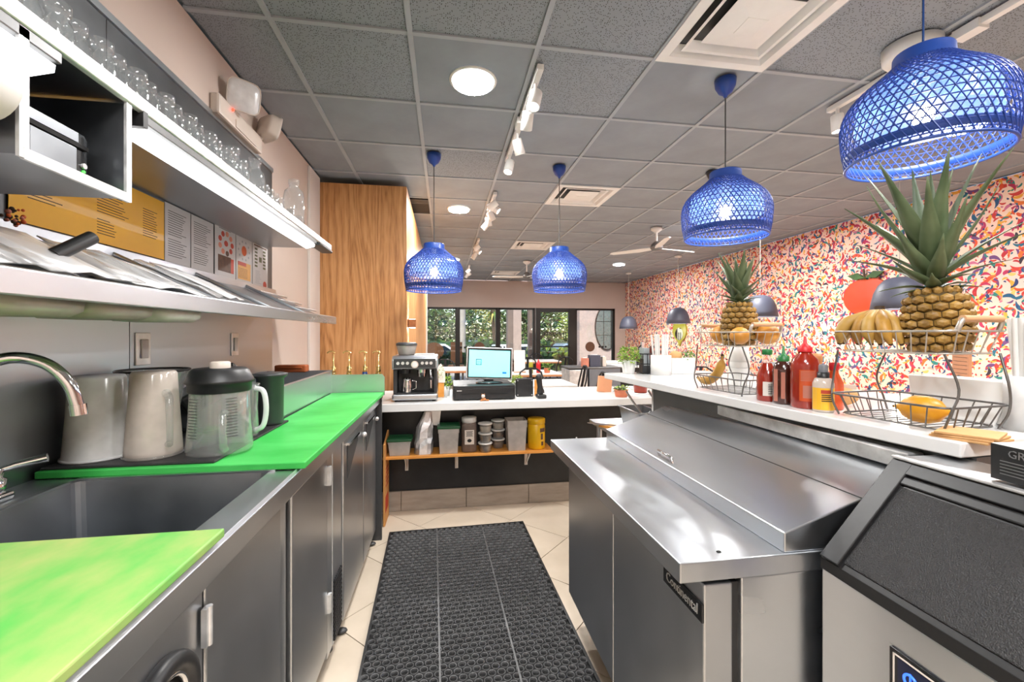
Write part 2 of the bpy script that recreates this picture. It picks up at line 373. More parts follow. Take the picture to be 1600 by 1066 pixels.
def mat_fissured():
    m, nt, out = newmat('ceil_fissured')
    tc = node(nt, 'ShaderNodeTexCoord')
    v = node(nt, 'ShaderNodeTexVoronoi', {'Vector': tc.outputs['Object'], 'Scale': 115.0}, voronoi_dimensions='2D')
    n = node(nt, 'ShaderNodeTexNoise', {'Vector': tc.outputs['Object'], 'Scale': 5.0, 'Detail': 3.0})
    sp = node(nt, 'ShaderNodeSeparateColor', {'Color': v.outputs['Color']})
    gt = node(nt, 'ShaderNodeMath', {0: sp.outputs[0], 1: 0.62}, operation='GREATER_THAN')
    lt = node(nt, 'ShaderNodeMath', {0: v.outputs['Distance'], 1: 0.27}, operation='LESS_THAN')
    mk = node(nt, 'ShaderNodeMath', {0: gt.outputs[0], 1: lt.outputs[0]}, operation='MULTIPLY')
    rp = node(nt, 'ShaderNodeValToRGB', {'Fac': n.outputs['Fac']})
    rp.color_ramp.elements[0].color = (0.25, 0.277, 0.308, 1); rp.color_ramp.elements[1].color = (0.29, 0.32, 0.354, 1)
    mx = node(nt, 'ShaderNodeMix', {0: mk.outputs[0], 6: rp.outputs[0], 7: (0.06, 0.06, 0.06, 1)}, data_type='RGBA')
    bs = node(nt, 'ShaderNodeBsdfPrincipled', {'Base Color': mx.outputs[2], 'Roughness': 0.85})
    bp = node(nt, 'ShaderNodeBump', {'Height': mk.outputs[0], 'Strength': 0.4, 'Distance': 0.004}, invert=True)
    nt.links.new(bp.outputs[0], bs.inputs['Normal']); nt.links.new(bs.outputs[0], out.inputs['Surface'])
mat_fissured()
def mat_wallpaper():
    m, nt, out = newmat('wallpaper')
    tc = node(nt, 'ShaderNodeTexCoord'); sp = node(nt, 'ShaderNodeSeparateXYZ', {0: tc.outputs['Object']})
    yz = node(nt, 'ShaderNodeCombineXYZ', {0: sp.outputs[1], 1: sp.outputs[2]})
    cur = None
    bn = node(nt, 'ShaderNodeTexNoise', {'Vector': yz.outputs[0], 'Scale': 1.3})
    rb = node(nt, 'ShaderNodeValToRGB', {'Fac': bn.outputs['Fac']})
    rb.color_ramp.elements[0].position = 0.35; rb.color_ramp.elements[0].color = (*hexc('f4ccc1'), 1)
    rb.color_ramp.elements[1].position = 0.65; rb.color_ramp.elements[1].color = (*hexc('f6d5bd'), 1)
    cur = rb.outputs[0]
    A = ['b8232e', 'd84e2a', 'eaa63c', '24507c', 'b8305e', '1b5a80', 'cc3a34', '2a8078', '6c4078', 'de7030']
    Bc = ['24386e', 'c83434', 'e49c30', '2a8078', 'b82a54', '352a38', 'dc5028', 'c86a8c', '1b6680', 'b8232e']
    layers = [(12.0, 0.40, 0.16, ['f4c069', 'f5cf86', 'efb35c', 'f0a994', 'f7d08a'], 0.36, (3.1, 7.7)),
              (9.2, 0.52, 0.15, A, 0.92, (0, 0)), (10.8, 0.48, 0.14, Bc, 0.80, (5.3, 1.9)), (16.0, 0.42, 0.13, A[::-1], 0.75, (9.1, 4.2)),
              (26.0, 0.30, 0.18, Bc[::-1], 0.45, (2.2, 8.8))]
    for sc, a, b, cols, keep, off in layers:
        mp = node(nt, 'ShaderNodeMapping', {'Vector': yz.outputs[0], 'Scale': (sc, sc, 1), 'Location': (off[0], off[1], 0)})
        v = node(nt, 'ShaderNodeTexVoronoi', {'Vector': mp.outputs[0], 'Scale': 1.0, 'Randomness': 0.85}, voronoi_dimensions='2D')
        loc = node(nt, 'ShaderNodeVectorMath', {0: mp.outputs[0], 1: v.outputs['Position']}, operation='SUBTRACT')
        sc_ = node(nt, 'ShaderNodeSeparateColor', {'Color': v.outputs['Color']})
        ang = node(nt, 'ShaderNodeMath', {0: sc_.outputs[0], 1: 6.283}, operation='MULTIPLY')
        rot = node(nt, 'ShaderNodeVectorRotate', {'Vector': loc.outputs[0], 'Angle': ang.outputs[0]}, rotation_type='Z_AXIS')
        s3 = node(nt, 'ShaderNodeSeparateXYZ', {0: rot.outputs[0]})
        sq = node(nt, 'ShaderNodeMath', {0: s3.outputs[0], 1: s3.outputs[0]}, operation='MULTIPLY')
        cv = node(nt, 'ShaderNodeMath', {0: sq.outputs[0], 1: 0.9, 2: s3.outputs[1]}, operation='MULTIPLY_ADD')
        tp = node(nt, 'ShaderNodeMath', {0: s3.outputs[0], 1: 0.9, 2: 1.0}, operation='MULTIPLY_ADD')
        bb = node(nt, 'ShaderNodeMath', {0: tp.outputs[0], 1: b}, operation='MULTIPLY')
        dy = node(nt, 'ShaderNodeMath', {0: cv.outputs[0], 1: bb.outputs[0]}, operation='DIVIDE')
        dx = node(nt, 'ShaderNodeMath', {0: s3.outputs[0], 1: a}, operation='DIVIDE')
        d2 = node(nt, 'ShaderNodeMath', {0: dy.outputs[0], 1: dy.outputs[0]}, operation='MULTIPLY')
        dd = node(nt, 'ShaderNodeMath', {0: dx.outputs[0], 1: dx.outputs[0], 2: d2.outputs[0]}, operation='MULTIPLY_ADD')
        ins = node(nt, 'ShaderNodeMath', {0: dd.outputs[0], 1: 1.0}, operation='LESS_THAN')
        kp = node(nt, 'ShaderNodeMath', {0: sc_.outputs[2], 1: keep}, operation='LESS_THAN')
        mk = node(nt, 'ShaderNodeMath', {0: ins.outputs[0], 1: kp.outputs[0]}, operation='MULTIPLY')
        rp = node(nt, 'ShaderNodeValToRGB', {'Fac': sc_.outputs[1]}); rp.color_ramp.interpolation = 'CONSTANT'
        el = rp.color_ramp.elements; el[0].position = 0; el[0].color = (*hexc(cols[0]), 1); el[1].position = 1 / len(cols); el[1].color = (*hexc(cols[1]), 1)
        for i, c in enumerate(cols[2:], 2):
            x = el.new(i / len(cols)); x.color = (*hexc(c), 1)
        mx = node(nt, 'ShaderNodeMix', {0: mk.outputs[0], 6: cur, 7: rp.outputs[0]}, data_type='RGBA'); cur = mx.outputs[2]
    bs = node(nt, 'ShaderNodeBsdfPrincipled', {'Base Color': cur, 'Roughness': 0.65})
    nt.links.new(bs.outputs[0], out.inputs['Surface'])
mat_wallpaper()

# ================================================================ the setting
WX, RX, FY, CZ = -1.11, 4.93, 11.13, 2.74
# floor with real tiles in the kitchen aisle, laid on the diagonal
fl = struct(B(-1.3, 5.1, -2.3, 11.3, -0.12, -0.004).build('floor', 'grout'))
tile = B(-0.2265, 0.2265, -0.2265, 0.2265, -0.012, 0).mesh('floor_tile'); tile.materials.append(MT['tile_floor'])
D = 0.457 * math.sqrt(2)
n_t = 0
for i in range(-8, 16):
    for j in range(-8, 18):
        x = -0.176 + 0.5 * D + (i + 0.5 * (j % 2)) * D; y = 3.03 + j * 0.5 * D
        if -0.95 < x < 1.5 and 0.2 < y < 3.6:
            inst(tile, 'floor_tile', fl, (x, y, 0), (0, 0, PI / 4)); n_t += 1
rest = MB()
for i in range(-12, 24):
    for j in range(-20, 40):
        x = -0.176 + 0.5 * D + (i + 0.5 * (j % 2)) * D; y = 3.03 + j * 0.5 * D
        if (-0.95 < x < 1.5 and 0.2 < y < 3.6) or not (-0.95 < x < 4.7 and -2 < y < 11.0): continue
        k = len(rest.v); rest.box(-0.2265, 0.2265, -0.2265, 0.2265, -0.012, 0); rest.xf(Matrix.Translation((x, y, 0)) @ Matrix.Rotation(PI / 4, 4, 'Z'), k)
tag(rest.build('dining_floor_tiles', 'tile_floor', fl), kind='stuff')
# walls
struct(B(WX - 0.12, WX, -2.3, 4.0, 0, CZ).build('wall_left', 'wall_beige'))
struct(B(-1.3, 5.1, -2.42, -2.3, 0, CZ).build('wall_back', 'wall_beige'))
struct(B(RX, RX + 0.12, -2.3, 11.3, 0, CZ).build('wall_right', 'wallpaper'))
struct(B(WX, WX + 0.02, 3.70, 3.985, 0, CZ - 0.02).build('trim_1', 'wall_white', bev=0.004))
wf = struct(B(-0.7, 5.05, FY, FY + 0.15, 2.035, CZ).build('wall_front', 'wall_taupe'))
B(4.63, RX, FY - 0.003, FY + 0.15, 0, 2.035).build('pier', 'wall_taupe', wf)
ww = struct(B(-1.25, -0.345, 4.0, 8.0, 0, 2.69).build('wall_partition', 'oak', bev=0.003))
struct(B(-0.62, -0.50, 8.0, FY + 0.15, 0, CZ).build('wall_dining_left', 'wall_taupe'))
struct(B(-0.5, -0.32, 8.0, 8.06, 0, 2.3).build('trim_2', 'white', bev=0.005))
# ceiling: slab, T-bars and lay-in tiles
GX0, GY0, G = -0.16, 2.035, 0.61
ce = struct(B(-1.3, 5.1, -2.42, 11.3, CZ + 0.05, CZ + 0.12).build('ceiling', 'ceil_smooth'))
bx = B(-0.012, 0.012, -2.3, FY, CZ, CZ + 0.012).mesh('grid_bar'); bx.materials.append(MT['ceil_grid'])
by = B(WX, RX, -0.012, 0.012, CZ + 0.001, CZ + 0.012).mesh('grid_bar'); by.materials.append(MT['ceil_grid'])
xs = [GX0 + G * k for k in range(-1, 9)]; ys = [GY0 + G * k for k in range(-7, 15)]
for x in xs: inst(bx, 'grid_bar', ce, (x, 0, 0))
for y in ys: inst(by, 'grid_bar', ce, (0, y, 0))
xe = [WX] + xs + [RX]; ye = [-2.3] + ys + [FY]
VENTS = [(1.06, 1.425), (1.06, 3.865), (1.06, 6.305), (1.06, 9.355)]
full = {}
for mn in ('ceil_smooth', 'ceil_fissured'):
    f = MB().prism([(-0.297, -0.297), (0.297, -0.297), (0.297, 0.297), (-0.297, 0.297)], 0, 0.018, 'z').mesh('ceiling_tile'); f.materials.append(MT[mn]); full[mn] = f
def skip(x, y): return any(abs(x - (a + G / 2)) < 0.1 and abs(y - (b + G / 2)) < 0.1 for a, b in VENTS) or any(abs(x - a) < 0.3 and abs(y - b) < 0.3 for a, b in FILL_PANELS)
for i in range(len(xe) - 1):
    for j in range(len(ye) - 1):
        w, h = xe[i + 1] - xe[i], ye[j + 1] - ye[j]
        if w < 0.05 or h < 0.05: continue
        x, y = (xe[i] + xe[i + 1]) / 2, (ye[j] + ye[j + 1]) / 2
        if skip(x, y): continue
        mn = 'ceil_fissured' if (y < 2.1 or (y < 2.7 and (x < -0.1 or x > 0.5) and x < 1.2) or (x > 0 and x < 0.4 and 3.2 < y < 3.9)) else 'ceil_smooth'
        if abs(w - G) < 0.02 and abs(h - G) < 0.02: inst(full[mn], 'ceiling_tile', ce, (x, y, CZ + 0.010))
        else: inst(full[mn], 'ceiling_tile', ce, (x, y, CZ + 0.010), scale=((w - 0.016) / 0.594, (h - 0.016) / 0.594, 1))
# bodies of the added fill panels, unseen behind the camera
for i, (x, y) in enumerate(FILL_PANELS):
    t = thing('fill_light_panel', 'square white fill light panel added out of view in the grid over the kitchen', 'light panel', (x, y, CZ - 0.012), group='added kitchen fill panels')
    MB().box(-0.3, 0.3, -0.3, -0.275, 0, 0.02).box(-0.3, 0.3, 0.275, 0.3, 0, 0.02).box(-0.3, -0.275, -0.275, 0.275, 0, 0.02).box(0.275, 0.3, -0.275, 0.275, 0, 0.02).build('frame', 'vent_white', t)
    B(-0.275, 0.275, -0.275, 0.275, 0.010, 0.016).build('diffuser', 'lamp_disc', t)
names = ['beside the tile grid over the rubber mat', 'over the wooden partition end of the counter', 'deep in the dining room near the front windows', 'near the floral wall and front windows', 'added out of view over the dining tables by the patterned wall', 'added out of view over the raised bar end by the patterned wall', 'added out of view over the ice machine side']
for (x, y), nm in zip(DOWNLIGHTS, names):
    t = thing('recessed_downlight', 'round white recessed ceiling light ' + nm, 'ceiling light', (x, y, CZ - 0.004))
    MB().lathe([(0.118, 0.0), (0.130, 0.001), (0.132, 0.008), (0.112, 0.008)], 32).build('trim_ring', 'vent_white', t)
    MB().lathe([(0, 0.004), (0.118, 0.004)], 32).build('lens', 'lamp_disc', t)
# HVAC diffusers
vn = ['square white air vent above the raised bar, big stepped diffuser', 'square white air vent beyond the small blue pendants', 'square white air vent beside the white ceiling fan row', 'square white air vent close to the front soffit']
for (a, b), nm in zip(VENTS, vn):
    t = thing('air_vent', nm, 'air vent', (a + G / 2, b + G / 2, CZ))
    h = G / 2
    def ring(m, r0, z0, r1, z1):
        v = [(-r0, -r0, z0), (r0, -r0, z0), (r0, r0, z0), (-r0, r0, z0), (-r1, -r1, z1), (r1, -r1, z1), (r1, r1, z1), (-r1, r1, z1)]
        m.add(v, [(i, (i + 1) % 4, 4 + (i + 1) % 4, 4 + i) for i in range(4)])
    m = MB(); ring(m, h, -0.004, 0.255, -0.006); ring(m, 0.255, -0.006, 0.225, 0.04); m.build('frame', 'vent_white', t, solid=0.002)
    m = MB(); ring(m, 0.20, 0.0, 0.175, 0.03); ring(m, 0.215, -0.002, 0.20, 0.0); m.build('louvre', 'vent_white', t, solid=0.002)
    m = MB(); ring(m, 0.15, 0.0, 0.05, -0.012); m.add([(-0.05, -0.05, -0.012), (0.05, -0.05, -0.012), (0.05, 0.05, -0.012), (-0.05, 0.05, -0.012)], [(0, 1, 2, 3)]); m.build('centre_plate', 'vent_white', t, solid=0.002)
    B(-0.28, 0.28, -0.28, 0.28, 0.042, 0.046).build('plenum', 'dark_steel', t)
# black slot vent by the partition
t = thing('slot_vent', 'black linear slot vent in the ceiling beside the wooden partition', 'air vent', (-0.27, 4.76, CZ))
B(-0.10, 0.10, -0.26, 0.26, -0.006, 0.006).build('recess', 'dark_gap', t)
for k in range(3): B(-0.10, 0.10, -0.25 + k * 0.05, -0.235 + k * 0.05, -0.012, -0.004).build('blade', 'ice_grey', t)
# storefront frame, glass and door
def win(n, x0, x1):
    w = struct(B(x0, x1, FY + 0.06, FY + 0.07, 0.10, 2.0).build('window_%d' % n, 'pane'))
    B(x0 - 0.03, x0 + 0.03, FY + 0.02, FY + 0.12, 0, 2.035).build('jamb', 'bronze', w)
    B(x1 - 0.03, x1 + 0.03, FY + 0.02, FY + 0.12, 0, 2.035).build('jamb', 'bronze', w)
    B(x0, x1, FY + 0.02, FY + 0.12, 1.985, 2.035).build('head', 'bronze', w)
    B(x0, x1, FY + 0.02, FY + 0.12, 0, 0.10).build('sill', 'bronze', w)
    return w
w1 = win(1, -0.47, 0.30); w2 = win(2, 0.36, 1.36); w3 = win(3, 1.42, 2.36); w4 = win(4, 3.52, 4.60)
d = struct(B(2.50, 3.32, FY + 0.06, FY + 0.068, 0.12, 1.95).build('door_1', 'pane'))
B(2.42, 2.53, FY + 0.01, FY + 0.12, 0, 2.035).build('door_jamb', 'bronze', d); B(3.32, 3.50, FY + 0.01, FY + 0.12, 0, 2.035).build('door_jamb', 'bronze', d)
B(2.53, 3.32, FY + 0.02, FY + 0.12, 1.93, 2.035).build('door_head', 'bronze', d); B(2.53, 3.32, FY + 0.04, FY + 0.10, 0.02, 0.16).build('door_rail', 'bronze', d)
MB().cyl((2.52, FY - 0.03, 1.0), (3.34, FY - 0.03, 1.0), 0.018, n=10).cyl((2.56, FY - 0.03, 1.0), (2.56, FY + 0.06, 1.0), 0.014, n=8).cyl((3.30, FY - 0.03, 1.0), (3.30, FY + 0.06, 1.0), 0.014, n=8).build('push_bar', 'bronze', d)
text('door_lettering', 'FRESH', 0.165, 'ink', d, (2.87, FY + 0.05, 1.33), (PI / 2, 0, 0), mirror=True, sx=1.05)
text('door_lettering', 'JJ', 0.27, 'ink', d, (3.215, FY + 0.05, 1.285), (PI / 2, 0, 0), mirror=True, sx=0.85)
# decals on the glass
def decal(w, xs_, disc):
    for x in xs_: MB().cyl((x, FY + 0.050, 0.985), (x, FY + 0.054, 0.985), 0.028, n=10).build('decal_dot', 'ink', w)
    for x in disc: MB().cyl((x, FY + 0.048, 0.99), (x, FY + 0.054, 0.99), 0.135, n=24).build('decal_disc', 'decal_brown', w)
decal(w2, [0.42, 0.52, 0.62, 0.72, 1.12, 1.21, 1.30], [0.90]); decal(w3, [1.47, 1.56], []); decal(w4, [4.20, 4.29, 4.38], [3.93])
# ================================================================ kitchen line on the left wall
FX = -0.44          # cabinet faces
TZ = 0.945          # worktop height
# ---- steel wall cladding
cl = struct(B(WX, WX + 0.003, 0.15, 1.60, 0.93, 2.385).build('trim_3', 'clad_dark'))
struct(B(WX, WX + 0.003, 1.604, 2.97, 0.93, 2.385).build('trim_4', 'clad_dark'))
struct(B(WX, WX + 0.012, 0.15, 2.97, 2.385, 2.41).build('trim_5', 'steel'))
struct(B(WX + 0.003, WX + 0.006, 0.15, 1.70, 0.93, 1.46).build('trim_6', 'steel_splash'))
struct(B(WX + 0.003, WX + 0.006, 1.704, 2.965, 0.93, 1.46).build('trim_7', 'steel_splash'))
# ---- worktop with sink
t = thing('steel_worktop', 'long stainless steel worktop with a rolled front apron and a sunken sink', 'worktop', (0, 0, 0))
m = MB()
m.box(WX + 0.008, -0.425, 0.2, 0.60, TZ - 0.012, TZ).box(WX + 0.008, -0.425, 1.31, 2.86, TZ - 0.012, TZ)
m.box(WX + 0.008, -0.975, 0.60, 1.31, TZ - 0.012, TZ).box(-0.497, -0.425, 0.60, 1.31, TZ - 0.012, TZ)
m.build('top_sheet', 'steel_top', t)
MB().prism([(-0.425, TZ + 0.004), (-0.417, TZ - 0.004), (-0.417, TZ - 0.055), (-0.428, TZ - 0.062), (-0.428, TZ + 0.002)], 0.2, 2.86, 'y').build('apron', 'steel', t, bev=0.003)
m = MB(); x0, x1, y0, y1, zb = -0.975, -0.497, 0.60, 1.31, 0.66
r = 0.03
m.add([(x0, y0, TZ), (x1, y0, TZ), (x1, y1, TZ), (x0, y1, TZ), (x0 + r, y0 + r, zb), (x1 - r, y0 + r, zb), (x1 - r, y1 - r, zb), (x0 + r, y1 - r, zb)],
      [(0, 1, 5, 4), (1, 2, 6, 5), (2, 3, 7, 6), (3, 0, 4, 7), (4, 5, 6, 7)])
m.build('sink_bowl', 'steel_panel', t, bev=0.02, seg=3)
MB().lathe([(0.0, 0.002), (0.035, 0.002), (0.042, 0.006), (0.045, 0.0)], 20, (-0.736, 0.95, zb)).build('drain', 'chrome', t)
MB().box(-0.99, -0.975, 0.6, 1.32, TZ, TZ + 0.006).box(-0.99, -0.48, 1.31, 1.32, TZ, TZ + 0.006).build('sink_rim', 'steel', t)
# ---- cabinet units under the worktop
def hinge(par, y, z):
    MB().box(FX, FX + 0.010, y - 0.012, y + 0.004, z - 0.035, z + 0.035).cyl((FX + 0.008, y, z - 0.036), (FX + 0.008, y, z + 0.036), 0.006, n=10).build('hinge', 'zinc', par)
t = thing('sink_cabinet', 'stainless sink base cabinet with a hinged door and a round black port', 'cabinet', (0, 0, 0))
B(WX + 0.02, FX - 0.02, 0.2, 1.31, 0.10, 0.64).build('body', 'dark_steel', t)
B(FX - 0.02, FX - 0.004, 0.2, 0.868, 0.10, TZ - 0.065).build('front_panel', 'steel_door', t)
o = B(FX - 0.02, FX, 0.873, 1.24, 0.12, TZ - 0.068).build('door', 'steel_door', t, bev=0.004); hinge(o, 0.868, 0.80)
B(FX - 0.02, FX - 0.012, 1.245, 1.31, 0.10, TZ - 0.065).build('post', 'steel', t)
def torus(m, c, R, r, axis='x', n=32, k=10):
    pts = []
    for i in range(n):
        a = 2 * PI * i / n
        pts.append({'x': (c[0], c[1] + R * math.cos(a), c[2] + R * math.sin(a)), 'z': (c[0] + R * math.cos(a), c[1] + R * math.sin(a), c[2]), 'y': (c[0] + R * math.cos(a), c[1], c[2] + R * math.sin(a))}[axis])
    return m.tube(pts, r, k, True)
p = torus(MB(), (FX + 0.002, 0.745, 0.735), 0.075, 0.016).build('port_ring', 'black', t)
torus(MB(), (FX + 0.004, 0.745, 0.735), 0.058, 0.006).build('port_liner', 'chrome', p)
MB().cyl((FX - 0.02, 0.745, 0.735), (FX - 0.003, 0.745, 0.735), 0.06, n=28).build('port_recess', 'dark_gap', p)
for y in (0.3, 1.25): MB().cyl((FX - 0.06, y, 0), (FX - 0.06, y, 0.10), 0.022, n=12).build('foot', 'dark_steel', t)
t = thing('counter_refrigerator', 'stainless single-door undercounter unit with side hinges and a lower vent grille', 'cabinet', (0, 0, 0))
B(WX + 0.02, FX - 0.02, 1.32, 1.945, 0.09, TZ - 0.065).build('body', 'dark_steel', t)
o = B(FX - 0.02, FX, 1.328, 1.705, 0.13, TZ - 0.075).build('door', 'steel_door', t, bev=0.005); hinge(o, 1.712, 0.80); hinge(o, 1.712, 0.315)
B(FX - 0.02, FX - 0.006, 1.725, 1.80, 0.09, TZ - 0.07).build('post', 'steel', t)
B(FX - 0.02, FX - 0.004, 1.80, 1.94, 0.09, TZ - 0.07).build('side_panel', 'steel', t)
m = MB()
for k in range(14): m.box(FX - 0.004, FX + 0.002, 1.81, 1.93, 0.10 + k * 0.018, 0.107 + k * 0.018)
for k in range(8): m.box(FX - 0.005, FX + 0.001, 1.815 + k * 0.015, 1.820 + k * 0.015, 0.10, 0.345)
m.build('vent_grille', 'mesh_dark', t)
for y in (1.36, 1.9): MB().cyl((FX - 0.06, y, 0), (FX - 0.06, y, 0.09), 0.022, n=12).lathe([(0.03, 0), (0.03, 0.012), (0.0, 0.014)], 12, (FX - 0.06, y, 0)).build('foot', 'dark_steel', t)
t = thing('undercounter_fridge', 'two-door stainless undercounter fridge with recessed slanted pulls at the far end', 'fridge', (0, 0, 0))
B(WX + 0.02, FX - 0.03, 1.955, 2.855, 0.06, TZ - 0.065).build('body', 'dark_steel', t)
for a, b in ((1.965, 2.425), (2.435, 2.85)):
    o = B(FX - 0.03, FX, a, b, 0.075, TZ - 0.07).build('door', 'steel_door', t, bev=0.005)
    h = MB().prism([(a + 0.07, 0.835), (a + 0.30, 0.835), (a + 0.30, 0.80), (a + 0.07, 0.68)], FX + 0.0005, FX + 0.003, 'x').build('handle_recess', 'dark_steel', o)
    MB().box(FX, FX + 0.012, a + 0.065, a + 0.305, 0.832, 0.842).build('handle_lip', 'chrome', h)
    MB().ball((FX + 0.012, b - 0.04, 0.80), 0.014, 10, 7).build('latch', 'zinc', o)
B(FX - 0.031, FX - 0.012, 1.946, 1.962, 0.06, TZ - 0.065).build('edge_strip', 'steel', t)
for y in (2.0, 2.8): MB().cyl((FX - 0.05, y, 0), (FX - 0.05, y, 0.06), 0.02, n=12).ball((FX - 0.02, y, 0.012), (0.03, 0.02, 0.012), 10, 6).build('foot', 'dark_steel', t)
B(-0.60, -0.405, 2.862, 2.885, 0.0, 0.93).build('end_panel', 'dark_steel', t, bev=0.002)
# ---- green cutting boards
t = thing('cutting_board', 'worn green cutting board with yellowed knife marks over the sink front', 'cutting board', (0, 0, TZ))
B(-1.085, -0.425, 0.28, 0.872, 0.002, 0.010).build('plywood_backing', 'plywood', t)
B(-1.09, -0.413, 0.27, 0.885, 0.010, 0.026).build('slab', 'board_worn', t, bev=0.003)
t = thing('cutting_board', 'long bright green cutting board lining the far worktop to the end splash', 'cutting board', (0, 0, TZ))
poly = [(-1.095, 1.335), (-0.402, 1.318), (-0.386, 2.835), (-0.708, 2.84), (-0.700, 1.95), (-1.095, 1.95)]
MB().prism(poly, 0.002, 0.022, 'z').build('slab', 'board_green', t, bev=0.003)
BZ = TZ + 0.022
# ---- ingredient rail and end splash
t = thing('ingredient_rail', 'raised open stainless ingredient well along the wall beside the green board', 'food well', (0, 0, TZ))
B(-0.725, -0.712, 1.96, 2.855, 0.0, 0.155).build('front_panel', 'steel', t, bev=0.002)
B(WX + 0.01, -0.725, 1.96, 1.975, 0, 0.155).build('end_plate', 'steel', t)
B(WX + 0.01, WX + 0.022, 1.975, 2.855, 0, 0.165).build('back_plate', 'steel', t)
B(WX + 0.022, -0.725, 1.975, 2.855, 0, 0.02).build('well_floor', 'dark_steel', t)
B(-0.735, -0.709, 1.96, 2.855, 0.155, 0.160).build('front_rim', 'steel', t)
B(WX + 0.01, -0.709, 2.842, 2.860, 0, 0.165).build('end_plate', 'steel', t)
o = MB().prism([(-0.709, TZ), (-0.385, TZ), (-0.385, TZ + 0.115), (-0.40, TZ + 0.135), (-0.709, TZ + 0.135)], 2.846, 2.860, 'y').build('end_splash', 'steel'); tag(o, 'upright stainless end splash with a clipped corner behind the green board', 'splash guard')
# ---- faucet
t = thing('sink_faucet', 'chrome gooseneck faucet with lever handle reaching over the sink', 'faucet', (-1.05, 1.08, TZ))
MB().box(-0.03, 0.03, -0.12, 0.12, 0, 0.02).lathe([(0.026, 0.02), (0.026, 0.045), (0.018, 0.05)], 16).build('deck_plate', 'chrome', t, bev=0.006)
P0 = [(0, 0, 0.04), (0.0, 0, 0.20), (0.015, 0.005, 0.27), (0.055, 0.02, 0.325), (0.10, 0.035, 0.342), (0.15, 0.05, 0.325), (0.185, 0.06, 0.28), (0.20, 0.065, 0.225)]
MB().spl(P0, 0.013, 14, 6).cyl((0.20, 0.065, 0.23), (0.2025, 0.066, 0.205), 0.016, 0.016, 14).build('spout', 'chrome', t)
for s in (-1, 1):
    o = MB().lathe([(0.02, 0.02), (0.022, 0.05), (0.015, 0.055), (0.02, 0.075), (0.0, 0.08)], 14, (0, s * 0.10, 0)).build('valve', 'chrome', t)
    MB().tube([(0, s * 0.10, 0.07), (0.03, s * 0.12, 0.08), (0.075, s * 0.145, 0.088)], 0.008, 8, rad=[0.007, 0.009, 0.011]).build('lever', 'chrome', o)
# ---- drying mat and jugs
tag(B(-1.09, -0.655, 1.345, 1.935, BZ, BZ + 0.008).build('drying_mat', 'rubber', bev=0.003), 'black ribbed rubber drying mat under the upturned jugs', 'mat')
JZ = BZ + 0.008
t = thing('measuring_jug', 'milky white plastic jug standing upside down next to the sink faucet', 'jug', (-1.02, 1.445, JZ))
MB().lathe([(0.080, 0), (0.078, 0.01), (0.070, 0.12), (0.064, 0.235), (0.060, 0.242), (0.0, 0.242)], 32).build('body', 'plastic_milky', t, solid=0.003)
torus(MB(), (0, 0, 0.004), 0.080, 0.004, 'z').build('rim', 'plastic_milky', t)
t = thing('measuring_jug', 'tan tinted plastic jug standing upside down with its clear handle showing', 'jug', (-0.868, 1.44, JZ))
MB().lathe([(0.070, 0), (0.070, 0.02), (0.062, 0.14), (0.056, 0.245), (0.052, 0.252), (0.0, 0.252)], 32).build('body', 'plastic_tan', t, solid=0.003)
torus(MB(), (0, 0, 0.004), 0.072, 0.005, 'z').build('rim', 'plastic_clear', t)
MB().spl([(0.05, -0.03, 0.19), (0.075, -0.06, 0.175), (0.082, -0.07, 0.11), (0.078, -0.062, 0.05), (0.062, -0.04, 0.04)], 0.009, 10, rad=[0.012, 0.010, 0.008, 0.008, 0.010]).build('handle', 'plastic_clear', t)
t = thing('blender_jar', 'clear graduated blender jar with a black screw lid on the drying mat', 'blender jar', (-0.700, 1.47, JZ))
o = MB().lathe([(0.088, 0), (0.09, 0.01), (0.083, 0.10), (0.080, 0.185), (0.078, 0.19)], 32).build('body', 'plastic_clear', t, solid=0.003)
m = MB()
for k in range(14):
    z = 0.055 + k * 0.0088
    for (a0, a1) in ((-2.25, -1.85), (-0.95, -0.60)):
        pts = [((0.0905 - 0.04 * z) * math.cos(a0 + (a1 - a0) * i / 4), (0.0905 - 0.04 * z) * math.sin(a0 + (a1 - a0) * i / 4), z) for i in range(5)]
        m.tube(pts, 0.0009, 4)
tag(m.build('graduation_marks', 'ink', o), kind='stuff')
l = MB().lathe([(0.083, 0.185), (0.086, 0.19), (0.086, 0.21), (0.094, 0.215), (0.092, 0.222), (0.078, 0.252), (0.070, 0.258), (0.0, 0.258)], 32).build('lid', 'black', t)
MB().lathe([(0.028, 0.256), (0.028, 0.275), (0.024, 0.278), (0, 0.278)], 20).build('lid_cap', 'cream_plastic', l)
MB().tube([(0.05, -0.078, 0.02), (0.052, -0.092, 0.03), (0.050, -0.094, 0.12), (0.048, -0.074, 0.13)], 0.011, 8).build('handle', 'plastic_clear', t)
t = thing('water_pitcher', 'small clear pitcher with a looped handle behind the blender jar', 'pitcher', (-0.725, 1.66, JZ))
MB().lathe([(0.055, 0), (0.057, 0.01), (0.052, 0.10), (0.055, 0.17), (0.060, 0.185)], 26).build('body', 'plastic_clear', t, solid=0.003)
MB().spl([(0.052, -0.01, 0.17), (0.085, -0.02, 0.16), (0.095, -0.022, 0.10), (0.085, -0.02, 0.04), (0.055, -0.01, 0.02)], 0.009, 10).build('handle', 'plastic_milky', t)
t = thing('shaker_tin', 'tall charcoal cylinder with a flared rim at the corner of the drying mat', 'shaker', (-0.70, 1.86, JZ))
MB().lathe([(0.0, 0), (0.046, 0), (0.048, 0.01), (0.050, 0.185), (0.062, 0.195), (0.064, 0.205), (0.05, 0.208), (0, 0.206)], 28).build('body', 'dark_steel', t)
t = thing('blender_pitcher', 'black blender pitcher with its lid lying tilted by the wall', 'blender pitcher', (-0.90, 1.80, JZ))
